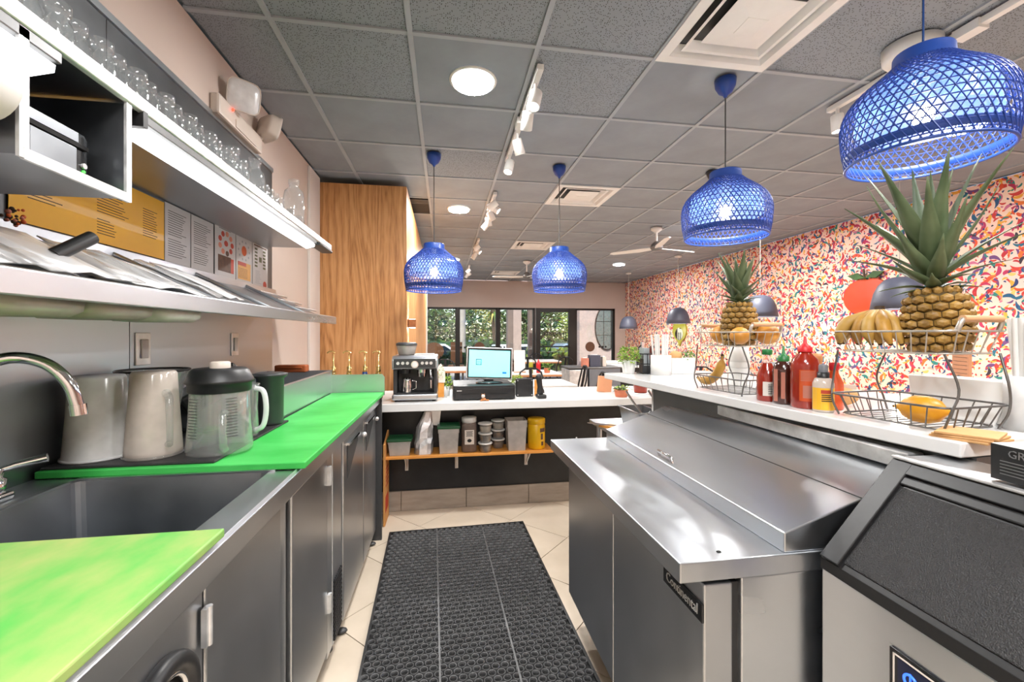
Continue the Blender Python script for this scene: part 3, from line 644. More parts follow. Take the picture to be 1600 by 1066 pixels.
m = MB(); m.box(-0.10, 0.10, -0.075, 0.075, 0, 0.075); m.xf(Matrix.Translation((0.04, 0.0, 0.13)) @ Euler((0.2, -0.55, 0.35)).to_matrix().to_4x4()); m.build('lid', 'black', t, bev=0.012)
m = MB(); m.box(0.101, 0.103, -0.05, 0.05, 0.015, 0.06); m.xf(Matrix.Translation((0.04, 0, 0.13)) @ Euler((0.2, -0.55, 0.35)).to_matrix().to_4x4()); m.build('lid_face', 'steel', t)
m = MB(); m.box(-0.1, 0.06, -0.07, 0.07, 0, 0.13); m.build('jar', 'dark_steel', t, bev=0.02)
t = thing('food_bowl', 'clear shallow plastic bowl tucked behind the upturned jugs', 'bowl', (-0.975, 1.615, JZ))
MB().lathe([(0.05, 0), (0.055, 0.01), (0.085, 0.20), (0.098, 0.235), (0.10, 0.24), (0.096, 0.242)], 28).build('body', 'plastic_clear', t, solid=0.003)
torus(MB(), (0, 0, 0.242), 0.099, 0.004, 'z').build('rim', 'black', t)
# ---- tan caddy by the end of the rail
t = thing('tool_caddy', 'tan leather caddy resting on the wall end of the ingredient well', 'caddy', (-0.93, 2.80, TZ + 0.160))
B(-0.09, 0.09, -0.035, 0.035, 0, 0.045).build('case', 'leather', t, bev=0.008)
MB().cyl((-0.07, -0.037, 0.028), (0.07, -0.037, 0.028), 0.006, n=8).build('strap', 'leather', t)
# ---- switches and outlets
for y, z, nm in ((1.765, 1.285, 'white switch plate on the steel splashback behind the tan jug'), (2.46, 1.285, 'white switch plate on the steel splashback above the ingredient well')):
    t = thing('switch_plate', nm, 'switch', (WX + 0.006, y, z))
    B(0, 0.006, -0.038, 0.038, -0.06, 0.06).build('cover', 'zinc', t, bev=0.002)
    B(0.005, 0.012, -0.018, 0.018, -0.035, 0.035).build('rocker', 'white', t, bev=0.002)
# ---- slanted lower rack
t = thing('slanted_rack', 'slanted stainless wall rack with a raised front lip above the splashback', 'rack', (0, 0, 0))
Rx0, Rx1 = WX + 0.012, -0.725
MB().add([(Rx0, 0.45, 1.600), (Rx1, 0.45, 1.415), (Rx1, 2.97, 1.415), (Rx0, 2.97, 1.600)], [(0, 1, 2, 3)]).build('sheet', 'steel_panel', t, solid=0.004)
MB().prism([(Rx1, 1.405), (Rx1 + 0.012, 1.405), (Rx1 + 0.012, 1.452), (Rx1, 1.456)], 0.45, 2.98, 'y').build('front_lip', 'steel', t, bev=0.003)
MB().prism([(Rx0, 1.595), (Rx0 + 0.015, 1.588), (Rx0 + 0.015, 1.625), (Rx0, 1.63)], 0.45, 2.97, 'y').build('wall_rail', 'steel', t)
for y in (1.1, 1.6, 2.07, 2.55):
    MB().tube([(Rx0 + 0.01, y, 1.606), (Rx1, y, 1.432)], 0.008, 8).build('cross_bar', 'steel', t)
for k in range(3):
    MB().tube([(Rx0 + 0.08 + 0.09 * k, 2.56, 1.578 - 0.043 * k), (Rx0 + 0.08 + 0.09 * k, 2.965, 1.578 - 0.043 * k)], 0.006, 8).build('end_bar', 'steel', t)
# items under the rack: small clear bins hanging below
for y, nm in ((0.95, 'flat clear plastic lid hung under the rack near the faucet'), (1.16, 'smoky plastic lid hung under the rack above the white jug'), (1.38, 'milky plastic lid hung under the rack above the tan jug')):
    m = MB(); m.lathe([(0.0, 0), (0.07, 0), (0.085, 0.012), (0.088, 0.035)], 20, sx=1.0, sy=1.2, square=5)
    q = thing('hanging_tray', nm.replace('lid', 'tray'), 'tray', (-0.83, y, 1.375)); m.build('tray', 'plastic_milky' if y > 1.3 else 'tub_clear', q, solid=0.002)
    for sy in (-1, 1): MB().tube([(0.0, sy * 0.10, 0.03), (0.0, sy * 0.10, 0.086)], 0.003, 6).build('hook', 'steel', q)
# black rod and packets on the rack
o = MB().tube([(-0.855, 1.085, 1.512), (-0.85, 1.13, 1.542), (-0.845, 1.178, 1.574)], 0.0155, 16).build('rolled_tube', 'black', bev=0.002); tag(o, 'black rubber tube lying across packets on the slanted rack', 'tube')
for k in range(9):
    m = MB(); y = 0.85 + k * 0.105 + random.uniform(-0.02, 0.02); n = 5; vv = []
    w, h = random.uniform(0.20, 0.26), random.uniform(0.13, 0.18)
    for a in range(n):
        for b in range(n):
            vv.append((-w / 2 + w * a / (n - 1), -h / 2 + h * b / (n - 1), 0.006 + random.uniform(0, 0.012)))
    m.add(vv, [(a * n + b, a * n + b + 1, (a + 1) * n + b + 1, (a + 1) * n + b) for a in range(n - 1) for b in range(n - 1)], True)
    m.xf(Euler((0, math.atan2(0.185, 0.373), random.uniform(-0.25, 0.25))).to_matrix().to_4x4())
    o = m.build('plastic_packet', 'film' if k % 2 else 'sheet_white', loc=(-0.875, y, 1.503 + 0.006 * (k % 3)), solid=0.003)
    tag(o, 'crinkled white plastic packet heaped on the slanted rack', 'packet', 'plastic packets on the slanted rack')
t = thing('dried_flower', 'small dark bundle of dried orange flowers at the end of the yellow menu', 'flowers', (-1.05, 1.225, 1.60))
for k in range(26):
    a = random.uniform(0, 6.28); q = random.uniform(0.0, 0.022)
    MB().ball((q * math.cos(a) * 0.8, q * math.sin(a), 0.01 + random.uniform(0, 0.04)), random.uniform(0.003, 0.006), 7, 5).build('bud', random.choice(['p_orange', 'banana_tip', 'banana_tip', 'p_pink']), t)
# ---- upper shelf with lights
t = thing('wall_shelf', 'long stainless wall shelf with a bright front lip over the posted menus', 'shelf', (0, 0, 0))
SX = -0.72
B(WX + 0.004, SX, 0.35, 2.80, 1.872, 1.878).build('deck', 'steel_panel', t)
MB().prism([(SX - 0.004, 1.868), (SX + 0.008, 1.872), (SX + 0.008, 1.905), (SX - 0.004, 1.908)], 0.35, 2.86, 'y').build('front_lip', 'zinc', t, bev=0.003)
B(SX - 0.06, SX + 0.010, 2.60, 2.88, 1.855, 1.872).build('end_gutter', 'dark_steel', t, bev=0.008)
B(WX + 0.004, WX + 0.012, 0.35, 2.80, 1.878, 1.94).build('upstand', 'steel_panel', t)
for (a, b, nm) in ((0.42, 0.93, 'short white light bar under the shelf lip beyond the printer box'), (1.155, 2.55, 'long glowing white light bar under the shelf lip above the menus')):
    q = thing('light_bar', nm, 'light bar', (SX, a, 1.872))
    B(-0.055, 0.004, 0, b - a, -0.022, 0).build('housing', 'ice_grey', q, bev=0.002)
    MB().prism([(-0.05, -0.052), (-0.006, -0.040), (-0.004, -0.026), (-0.05, -0.026)], 0.004, b - a - 0.004, 'y').build('diffuser', 'led', q)
    B(-0.058, 0.008, -0.012, 0.004, -0.035, 0.004).build('end_cap', 'black', q)
# ---- printer box
t = thing('printer_box', 'open galvanized steel box hung under the wall shelf around the printer', 'box', (0, 0, 0))
X0, X1, Y0, Y1, Z0, Z1 = WX + 0.02, SX + 0.004, 0.855, 1.105, 1.650, 1.868
B(X0, X1 - 0.004, Y0, Y0 + 0.004, Z0, Z1).build('side_plate', 'steel_panel', t); B(X0, X1 - 0.004, Y1 - 0.004, Y1, Z0, Z1).build('side_plate', 'steel_panel', t)
B(X0, X1 - 0.004, Y0 + 0.004, Y1 - 0.004, Z0, Z0 + 0.004).build('base_plate', 'steel_panel', t); B(X0, X0 + 0.004, Y0 + 0.004, Y1 - 0.004, Z0 + 0.004, Z1).build('back_plate', 'steel_panel', t)
B(X1 - 0.006, X1, Y0 - 0.008, Y0 + 0.010, Z0 - 0.006, Z1).build('edge_flange', 'zinc', t); B(X1 - 0.006, X1, Y1 - 0.010, Y1 + 0.006, Z0 - 0.006, Z1).build('edge_flange', 'zinc', t)
B(X1 - 0.006, X1 + 0.001, Y0, Y1, Z0 - 0.008, Z0 + 0.012).build('edge_flange', 'zinc', t)
t = thing('receipt_printer', 'small black receipt printer with grey front flap inside the steel box', 'printer', (-0.80, 0.975, Z0 + 0.004))
B(-0.14, 0.035, -0.085, 0.085, 0, 0.115).build('body', 'black_gloss', t, bev=0.01)
B(0.034, 0.042, -0.06, 0.045, 0.006, 0.075).build('front_flap', 'steel_panel', t, bev=0.003)
B(0.034, 0.040, -0.062, 0.05, 0.088, 0.108).build('logo_strip', 'steel_panel', t)
B(0.034, 0.041, -0.062, 0.075, 0.078, 0.086).build('paper_slot', 'dark_gap', t)
MB().cyl((0.034, 0.068, 0.045), (0.039, 0.068, 0.045), 0.006, n=12).build('button', 'zinc', t); MB().cyl((0.034, 0.068, 0.022), (0.039, 0.068, 0.022), 0.006, n=12).build('button', 'zinc', t)
MB().cyl((0.034, 0.068, 0.033), (0.038, 0.068, 0.033), 0.003, n=8).build('status_light', 'green_led', t)
t = thing('paper_roll', 'large white paper roll hanging at the near end of the wall shelf', 'paper roll', (-0.70, 0.70, 1.752))
MB().cyl((-0.06, -0.13, 0), (-0.06, 0.13, 0), 0.065, n=36).build('roll', 'white_matte', t); MB().cyl((-0.06, -0.14, 0), (-0.06, 0.14, 0), 0.018, n=16).build('core', 'cardboard', t)
# ---- menus and posters on the cladding
def poster(nm, y0, y1, z0, z1, mt, cat='poster'):
    t = thing('menu_sheet' if cat == 'menu' else 'wall_poster', nm, cat, (WX + 0.0075, y0, z0)); w, h = y1 - y0, z1 - z0
    B(0, 0.0015, 0, w, 0, h).build('sheet', mt, t); return t, w, h
def lines(t, y0, y1, zs, mt='ink', th=0.0022, jit=0.35):
    m = MB()
    for z in zs: m.box(0.0015, 0.0020, y0, y0 + (y1 - y0) * (1 - random.random() * jit), z, z + th)
    m.build('printed_lines', mt, t)
def rng(a, b, s): return [a + s * k for k in range(int((b - a) / s + 0.5))]
t, w, h = poster('wide yellow laminated menu with small black text columns', 1.275, 1.885, 1.635, 1.862, 'poster_yellow', 'menu')
for a, b, c, d_ in ((0.06, 0.13, 0.165, 0.215), (0.05, 0.16, 0.07, 0.14), (0.28, 0.42, 0.10, 0.185), (0.28, 0.36, 0.03, 0.085), (0.49, 0.57, 0.07, 0.18)): lines(t, a, b, rng(c, d_, 0.009))
for (a, b, nm) in ((1.890, 2.062, 'white typed notice sheet right beside the yellow menu'), (2.068, 2.25, 'white typed notice sheet with curled edge beside the picture posters')):
    t, w, h = poster(nm, a, b, 1.628, 1.868, 'poster_white'); lines(t, 0.02, w - 0.025, [z for z in rng(0.03, 0.22, 0.0095) if not 0.10 < z < 0.108])
def disc(t, y, z, ry, rz, mt):
    MB().add([(0.0021, y + ry * math.cos(a * PI / 8), z + rz * math.sin(a * PI / 8)) for a in range(16)], [list(range(16))]).build('printed_spot', mt, t)
t, w, h = poster('white poster with a ring of red food pictures over a brown text panel', 2.262, 2.468, 1.625, 1.880, 'poster_white')
for k in range(9): disc(t, w * 0.52 + 0.062 * math.cos(k * 0.7), 0.175 + 0.05 * math.sin(k * 0.7), 0.017, 0.014, random.choice(['p_red', 'p_pink', 'p_brown', 'p_pink']))
disc(t, w * 0.52, 0.175, 0.02, 0.015, 'p_red'); lines(t, 0.04, w - 0.03, [0.242], 'ink')
B(0.0015, 0.0022, 0.03, w - 0.05, 0.03, 0.11).build('brown_panel', 'p_brown', t); B(0.0015, 0.0022, w - 0.05, w - 0.02, 0.03, 0.105).build('red_panel', 'p_red', t)
t, w, h = poster('white poster with an orange oval over a tan text panel', 2.475, 2.665, 1.62, 1.875, 'poster_white')
disc(t, w * 0.48, 0.18, 0.03, 0.028, 'p_orange')
for k in range(10): disc(t, w * 0.48 + 0.065 * math.cos(k * 0.63), 0.18 + 0.05 * math.sin(k * 0.63), 0.008, 0.007, 'p_grey')
B(0.0015, 0.0022, 0.02, w - 0.02, 0.02, 0.115).build('tan_panel', 'p_tan', t); B(0.0022, 0.0028, 0.02, w * 0.6, 0.095, 0.115).build('headline', 'p_red', t)
m = MB(); [m.box(0.0022, 0.0027, 0.03, w - 0.06, 0.03 + 0.008 * k, 0.032 + 0.008 * k) for k in range(7)]; m.build('printed_lines', 'p_brown', t)
t, w, h = poster('white poster with olive boxes and a red apple in the corner', 2.672, 2.885, 1.612, 1.872, 'poster_white')
for k in range(6):
    for yy in (0.03, w - 0.07): B(0.0015, 0.0022, yy, yy + 0.035, 0.125 + 0.02 * k, 0.136 + 0.02 * k).build('olive_box', 'p_olive', t)
B(0.0015, 0.0022, w * 0.42, w * 0.58, 0.16, 0.19).build('olive_box', 'p_olive', t); B(0.0015, 0.0022, 0.02, w - 0.02, 0.248, 0.255).build('headline', 'p_brown', t)
lines(t, 0.04, w * 0.55, rng(0.03, 0.11, 0.009), 'p_grey'); disc(t, w - 0.045, 0.03, 0.026, 0.022, 'p_red')
# ---- glass jars and bottles on the shelf
jar = MB().lathe([(0.0, 0.002), (0.024, 0), (0.027, 0.006), (0.027, 0.085), (0.024, 0.10), (0.018, 0.112), (0.018, 0.12), (0.021, 0.122), (0.021, 0.142), (0.019, 0.145)], 20).mesh('small_glass_bottle'); jar.materials.append(MT['glass'])
nb = 0
for k in range(20):
    y = 0.90 + 0.0575 * k
    if 1.83 < y < 2.03: continue
    o = inst(jar, 'small_glass_bottle', None, (-0.79 - 0.012 * (k % 2), y, 1.879)); nb += 1
    tag(o, 'small empty clear glass bottle in the row on the wall shelf', 'bottle', 'small glass bottles on the wall shelf')
for y in (2.11, 2.17, 2.23, 2.29):
    tag(inst(jar, 'small_glass_bottle', None, (-0.82, y, 1.879)), 'small empty clear glass bottle in the row on the wall shelf', 'bottle', 'small glass bottles on the wall shelf')
mid = MB().lathe([(0.0, 0.002), (0.036, 0), (0.038, 0.01), (0.038, 0.12), (0.032, 0.15), (0.02, 0.165), (0.02, 0.19), (0.024, 0.192), (0.024, 0.21), (0.02, 0.212)], 22).mesh('glass_bottle'); mid.materials.append(MT['glass'])
for x, y, nm in ((-0.84, 1.865, 'taller clear glass bottle among the small shelf bottles, wall side'), (-0.80, 1.965, 'taller clear glass bottle among the small shelf bottles, lip side')):
    tag(inst(mid, 'glass_bottle', None, (x, y, 1.879)), nm, 'bottle')
big = MB().lathe([(0.0, 0.002), (0.048, 0), (0.052, 0.01), (0.052, 0.19), (0.045, 0.225), (0.024, 0.245), (0.022, 0.262), (0.027, 0.264), (0.027, 0.285), (0.023, 0.288)], 26).mesh('glass_bottle'); big.materials.append(MT['glass'])
tag(inst(big, 'glass_bottle', None, (-0.80, 2.44, 1.879)), 'large clear glass bottle standing alone at the shelf end', 'bottle')
for y in (2.385, 2.52): tag(inst(mid, 'glass_bottle', None, (-0.80, y, 1.879), scale=(0.7, 0.7, 0.55)), 'squat clear glass jar beside the large shelf bottle', 'jar', 'squat jars at the shelf end')
# ---- emergency light
t = thing('emergency_light', 'cream twin-head emergency light on the beige wall under the ceiling', 'emergency light', (WX, 2.45, 2.40))
B(0, 0.045, -0.22, 0.27, 0, 0.10).build('case', 'cream_plastic', t, bev=0.012)
B(0.044, 0.048, -0.06, 0.18, 0.01, 0.05).build('cover_strip', 'cream_plastic', t)
MB().ball((0.05, -0.10, 0.075), 0.007, 8, 6).build('indicator', 'red_led', t)
for y, a in ((-0.06, -0.75), (0.27, 0.9)):
    Q = Matrix.Translation((0.075, y, 0.165)) @ Vector((0.65, a, -0.25)).to_track_quat('Z', 'Y').to_matrix().to_4x4()
    m = MB(); m.lathe([(0.0, -0.035), (0.055, -0.033), (0.066, -0.02), (0.074, 0.022), (0.078, 0.03)], 28, square=5); m.xf(Q)
    h = m.build('lamp_head', 'cream_plastic', t, solid=0.003)
    m = MB(); m.lathe([(0.073, 0.028), (0.066, 0.034), (0.03, 0.037), (0, 0.037)], 28, square=5); m.xf(Q); m.build('lens', 'plastic_milky', h)
    MB().cyl((0.025, y, 0.09), (0.06, y, 0.15), 0.016, n=12).build('swivel', 'cream_plastic', h)
# ================================================================ service counter at the end of the aisle
struct(B(-1.09, 1.95, 3.32, 3.42, 0.0, 0.805).build('wall_counter_base', 'panel_black'))
bb = struct(B(-0.60, 1.90, 3.312, 3.32, 0.0, 0.150).build('baseboard_counter', 'grout'))
for k in range(5):
    a = -0.325 + 0.49 * (k - 1); B(max(a, -0.6) + 0.002, a + 0.487, 3.304, 3.313, 0.002, 0.15).build('base_tile', 'tile_base', bb, bev=0.0015)
struct(B(-0.60, 1.90, 3.306, 3.32, 0.715, 0.805).build('trim_8', 'panel_black'))
tag(B(-1.09, 1.95, 3.0, 3.72, 0.805, 0.86).build('service_counter', 'quartz', bev=0.004), 'low white quartz service counter crossing the end of the aisle', 'counter')
t = thing('wall_plank_shelf', 'orange wood plank shelf on white brackets under the service counter', 'shelf', (0, 3.32, 0.455))
B(-0.43, 0.80, -0.235, -0.001, 0, 0.017).build('plank', 'shelf_wood', t, bev=0.002)
for x in (-0.285, 0.09, 0.635):
    m = MB(); m.box(x - 0.012, x + 0.012, -0.012, -0.001, -0.15, 0); m.box(x - 0.012, x + 0.012, -0.20, -0.001, -0.006, 0)
    m.prism([(-0.19, -0.004), (-0.012, -0.145), (-0.012, -0.125), (-0.165, -0.004)], x - 0.004, x + 0.004, 'x'); m.build('bracket', 'white', t)
SZ = 0.472; SY = 3.18
def tub(name, nm, x0, x1, h, lid, mt, d=0.15, cat='container', fill=None):
    w = x1 - x0; t = thing(name, nm, cat, ((x0 + x1) / 2, SY, SZ))
    m = MB(); a, b = w / 2 * 0.84, d / 2 * 0.84; A, Bq = w / 2, d / 2
    v = [(-a, -b, 0), (a, -b, 0), (a, b, 0), (-a, b, 0), (-A * .95, -Bq * .95, h * .78), (A * .95, -Bq * .95, h * .78), (A * .95, Bq * .95, h * .78), (-A * .95, Bq * .95, h * .78)]
    m.add(v, [(0, 3, 2, 1), (0, 1, 5, 4), (1, 2, 6, 5), (2, 3, 7, 6), (3, 0, 4, 7)]); m.build('body', mt, t, solid=0.003, bev=0.004)
    k = MB(); k.box(-A, A, -Bq, -Bq + 0.004, h * .78, h).box(-A, A, Bq - 0.004, Bq, h * .78, h).box(-A, -A + 0.004, -Bq, Bq, h * .78, h).box(A - 0.004, A, -Bq, Bq, h * .78, h); k.build('collar', mt, t)
    if lid:
        l = B(-A - 0.006, A + 0.006, -Bq - 0.006, Bq + 0.006, h - 0.014, h + 0.006).build('lid', lid, t, bev=0.004)
        B(-A * .75, A * .75, -Bq * .75, Bq * .75, h + 0.006, h + 0.010).build('lid_panel', lid, l)
    if fill: B(-a, a, -b, b, 0.004, h * 0.74).build('contents', fill, t)
    return t
tub('storage_tub', 'shallow clear storage tub with a green lid on the plank shelf', -0.40, -0.238, 0.115, 'lid_green', 'tub_clear', fill='ice_grey')
tub('storage_tub', 'tall clear tub of oats with a green lid on the plank shelf', -0.048, 0.104, 0.195, 'lid_green', 'tub_clear', fill='oats')
tub('storage_tub', 'open clear square tub without lid next to the yellow tub', 0.455, 0.605, 0.225, None, 'tub_clear')
t = thing('foil_bag', 'crumpled silver foil coffee bag slumped on the plank shelf', 'bag', (-0.152, SY, SZ))
m = MB(); n = 14; rings = []
for k in range(9):
    z = 0.30 * k / 8; f = k / 8; a = 0.068 * (1 - 0.15 * f) * (1.0 if f < 0.6 else 1.0 - (f - 0.6) * 1.4); b = 0.055 * (1 - f) + 0.006; ox = 0.05 * max(0, f - 0.45)
    row = []
    for i in range(n):
        q = 2 * PI * i / n; w = 1 + random.uniform(-0.08, 0.08); row.append((ox + a * math.copysign(abs(math.cos(q)) ** .6, math.cos(q)) * w, b * math.copysign(abs(math.sin(q)) ** .7, math.sin(q)) * w, z))
    rings += row
m.add(rings, [(k * n + i, k * n + (i + 1) % n, (k + 1) * n + (i + 1) % n, (k + 1) * n + i) for k in range(8) for i in range(n)] + [list(range(n))[::-1], list(range(8 * n, 9 * n))]); m.build('pouch', 'foil', t)
m = MB(); m.box(-0.012, 0.075, -0.004, 0.004, 0.20, 0.315); m.xf(Matrix.Translation((0.012, 0.02, 0.0)) @ Matrix.Rotation(0.12, 4, 'Y')); m.build('folded_flap', 'foil', t)
t = thing('coffee_jar', 'square brown powder jar with white lid and cream label', 'jar', (0.178, SY, SZ))
MB().lathe([(0.0, 0), (0.052, 0), (0.056, 0.01), (0.056, 0.19), (0.05, 0.21), (0.045, 0.215), (0, 0.215)], 32, square=5).build('body', 'coffee', t)
MB().lathe([(0.05, 0.212), (0.055, 0.218), (0.055, 0.248), (0.05, 0.252), (0, 0.252)], 28).build('lid', 'lid_white', t)
o = B(-0.034, 0.034, -0.0600, -0.0575, 0.06, 0.165).build('label', 'label_cream', t)
lm = MB(); [lm.box(-0.025 + 0.004 * (k % 2), 0.025 - 0.004 * (k % 2), -0.0606, -0.06, 0.12 + 0.008 * k, 0.124 + 0.008 * k) for k in range(5)]; lm.ball((0, -0.0603, 0.088), (0.016, 0.0006, 0.013), 10, 7); lm.build('label_print', 'ink', o)
deli = None
def deli_cup(x, y, z, nm, tilt=0):
    t = thing('deli_cup', nm, 'container', (x, y, z)); t.rotation_euler = (0, tilt, 0)
    MB().lathe([(0.0, 0), (0.038, 0), (0.041, 0.004), (0.048, 0.062), (0.05, 0.066)], 24).build('cup', 'plastic_clear', t, solid=0.002)
    MB().lathe([(0.0, 0.003), (0.038, 0.003), (0.043, 0.045), (0.0, 0.045)], 20).build('contents', 'oats' if z > 0.6 else 'coffee', t)
    MB().lathe([(0.051, 0.060), (0.053, 0.062), (0.053, 0.069), (0.044, 0.070), (0.0, 0.069)], 24).build('lid', 'lid_white', t)
for k, w in enumerate(('bottom', 'middle', 'top')):
    deli_cup(0.295, 3.135, SZ + 0.0715 * k, 'clear deli cup with white lid, %s of the stack beside the brown jar' % w)
    deli_cup(0.402, 3.235, SZ + 0.0715 * k, 'clear deli cup with white lid, %s of the stack behind, by the open tub' % w)
t = thing('yellow_tub', 'bright yellow screw-top tub with dark label at the shelf end', 'tub', (0.69, SY, SZ))
MB().lathe([(0.0, 0), (0.062, 0), (0.066, 0.008), (0.066, 0.175), (0.058, 0.19)], 30).build('body', 'yellow_tub', t)
MB().lathe([(0.061, 0.185), (0.067, 0.188), (0.067, 0.222), (0.062, 0.228), (0, 0.226)], 30).build('lid', 'yellow_tub', t)
m = MB()
for (a0, a1, z0, z1) in ((-1.35, -0.6, 0.13, 0.16), (-1.25, -0.95, 0.075, 0.12), (-1.2, -0.9, 0.03, 0.06)):
    vv = []
    for i in range(6):
        a = a0 + (a1 - a0) * i / 5; vv += [(0.0668 * math.cos(a), 0.0668 * math.sin(a), z0), (0.0668 * math.cos(a), 0.0668 * math.sin(a), z1)]
    m.add(vv, [(2 * i, 2 * i + 2, 2 * i + 3, 2 * i + 1) for i in range(5)])
m.build('label', 'p_brown', t)
t = thing('cardboard_sheet', 'flat orange-brown cardboard carton with red print leaning by the cabinet end', 'cardboard', (-0.415, 3.14, 0))
m = MB(); m.prism([(-0.09, 0.005), (0.12, 0.005), (0.12, 0.63), (-0.09, 0.57)], -0.006, 0.006, 'x'); m.build('sheet', 'cardboard', t)
m = MB(); [m.box(0.006, 0.0068, -0.05 + 0.012 * (k % 2), 0.08, 0.26 + 0.03 * k, 0.275 + 0.03 * k) for k in range(5)]; [m.box(0.006, 0.0068, -0.07 + 0.012 * k, -0.064 + 0.012 * k, 0.09, 0.2) for k in range(12)]; m.build('print', 'red_print', t)
# ---- espresso machine
t = thing('espresso_machine', 'grey steel espresso machine with knobs and bean hopper on the service counter', 'espresso machine', (-0.208, 3.07, 0.86))
B(-0.158, 0.158, 0, 0.30, 0.012, 0.055).build('drip_base', 'steel', t, bev=0.01)
B(-0.13, 0.13, 0.005, 0.16, 0.055, 0.060).build('drip_grate', 'dark_steel', t)
B(-0.145, 0.145, 0.16, 0.30, 0.055, 0.24).build('rear_body', 'dark_steel', t, bev=0.006)
B(-0.152, -0.125, 0.03, 0.30, 0.055, 0.24).build('side_post', 'dark_steel', t, bev=0.004); B(0.13, 0.152, 0.03, 0.30, 0.055, 0.24).build('side_post', 'dark_steel', t, bev=0.004)
hd = MB().prism([(-0.01, 0.30), (-0.01, 0.235), (0.03, 0.225), (0.30, 0.225), (0.30, 0.325), (0.02, 0.325)], -0.158, 0.158, 'x').build('head', 'steel', t, bev=0.008)
pn = B(-0.145, 0.145, -0.014, -0.009, 0.242, 0.305).build('control_panel', 'dark_steel', t)
for x in (-0.115, -0.082, -0.05, 0.052, 0.082, 0.112): MB().cyl((x, -0.014, 0.275), (x, -0.022, 0.275), 0.011, n=14).build('button', 'zinc', pn)
MB().cyl((0, -0.014, 0.266), (0, -0.024, 0.266), 0.026, n=24).build('pressure_gauge', 'chrome', pn); MB().cyl((0, -0.024, 0.266), (0, -0.0245, 0.266), 0.02, n=24).build('gauge_face', 'white', pn)
h = MB().lathe([(0.0, 0.325), (0.055, 0.325), (0.06, 0.335), (0.074, 0.395), (0.074, 0.40)], 26, (-0.07, 0.15, 0)).build('bean_hopper', 'tub_clear', t, solid=0.002)
MB().lathe([(0.076, 0.395), (0.077, 0.410), (0.06, 0.418), (0, 0.418)], 26, (-0.07, 0.15, 0)).build('hopper_lid', 'dark_steel', h)
B(-0.01, 0.13, 0.06, 0.27, 0.325, 0.332).build('cup_warmer', 'steel', t)
MB().cyl((-0.07, 0.05, 0.235), (-0.07, 0.05, 0.20), 0.035, n=20).build('grinder_cradle', 'black', t)
g = MB().cyl((0.045, 0.055, 0.235), (0.045, 0.055, 0.20), 0.034, n=20).build('group_head', 'chrome', t)
MB().tube([(0.045, 0.03, 0.195), (0.05, -0.02, 0.19), (0.055, -0.07, 0.182)], 0.012, 10).build('portafilter_handle', 'black', g)
MB().cyl((0.045, 0.055, 0.20), (0.045, 0.055, 0.175), 0.03, n=18).build('filter_basket', 'chrome', g)
MB().tube([(0.105, 0.0, 0.235), (0.11, -0.015, 0.20), (0.112, -0.02, 0.10)], 0.006, 8).build('steam_wand', 'chrome', t); MB().ball((0.112, -0.01, 0.165), 0.016, 12, 8).build('wand_grip', 'black', t)
for x in (-0.13, 0.13):
    for y in (0.03, 0.27): MB().cyl((x, y, 0), (x, y, 0.012), 0.012, n=10).build('foot', 'black', t)
t = thing('milk_jug', 'small steel milk jug standing on the espresso machine drip grate', 'jug', (-0.265, 3.125, 0.921))
MB().lathe([(0.0, 0), (0.036, 0), (0.038, 0.006), (0.037, 0.06), (0.032, 0.085), (0.034, 0.10)], 24).build('body', 'chrome', t, solid=0.002)
MB().tube([(0.035, 0, 0.085), (0.062, 0, 0.08), (0.062, 0, 0.03), (0.036, 0, 0.02)], 0.004, 8).build('handle', 'chrome', t)
# ---- plants
def leafy(t, c, R, H, n, size, mts, seed=1):
    rd = random.Random(seed); parts = {k: MB() for k in mts}
    for i in range(n):
        u = rd.random() ** 0.5; a = rd.uniform(0, 2 * PI); z = rd.random()
        rr = R * u * (0.65 + 0.5 * math.sin(PI * min(1, z * 0.9 + 0.1)))
        p = Vector((c[0] + rr * math.cos(a), c[1] + rr * math.sin(a), c[2] + H * z))
        M3 = Euler((rd.uniform(-0.9, 0.9), rd.uniform(-0.9, 0.9), a)).to_matrix(); s = size * rd.uniform(0.6, 1.3)
        q = [Vector((0, -s * .32, 0)), Vector((s * .5, -s * .22, s * .12)), Vector((s, 0, 0)), Vector((s * .5, s * .22, s * .12))]
        q[0] = Vector((0, 0, 0)); parts[rd.choice(mts)].add([p + M3 @ x for x in q], [(0, 1, 2, 3)])
    for k in mts: parts[k].build('foliage', k, t)
def potted(nm, loc, r, h, fr, fh, n, mts, pot='pot_white', seed=1, name='potted_plant', size=0.022):
    t = thing(name, nm, 'plant', loc)
    MB().lathe([(0.0, 0), (r * .78, 0), (r * .82, 0.004), (r, h), (r * .9, h), (r * .86, h * .85), (0, h * .85)], 24).build('pot', pot, t)
    MB().lathe([(0, h * .88), (r * .86, h * .86)], 16).build('soil', 'soil', t)
    leafy(t, (0, 0, h * .9), fr, fh, n, size, mts, seed); return t
potted('leafy green plant in a small white pot between espresso machine and cash drawer', (0.004, 3.36, 0.86), 0.040, 0.075, 0.042, 0.085, 260, ['leaf', 'leaf_lime'], seed=2)
potted('little green plant in a white pot behind the cash drawer and card reader', (0.568, 3.37, 0.86), 0.036, 0.085, 0.040, 0.07, 220, ['leaf', 'leaf_lime'], seed=3)
t = thing('flyer_stand', 'orange backed flyer stand with lime floral print beside the espresso machine', 'flyer stand', (-0.032, 3.27, 0.86))
m = MB(); m.box(-0.022, 0.028, -0.004, 0.004, 0, 0.20); m.xf(Matrix.Rotation(-0.15, 4, 'X') @ Matrix.Rotation(0.5, 4, 'Z')); m.build('panel', 'shelf_wood', t)
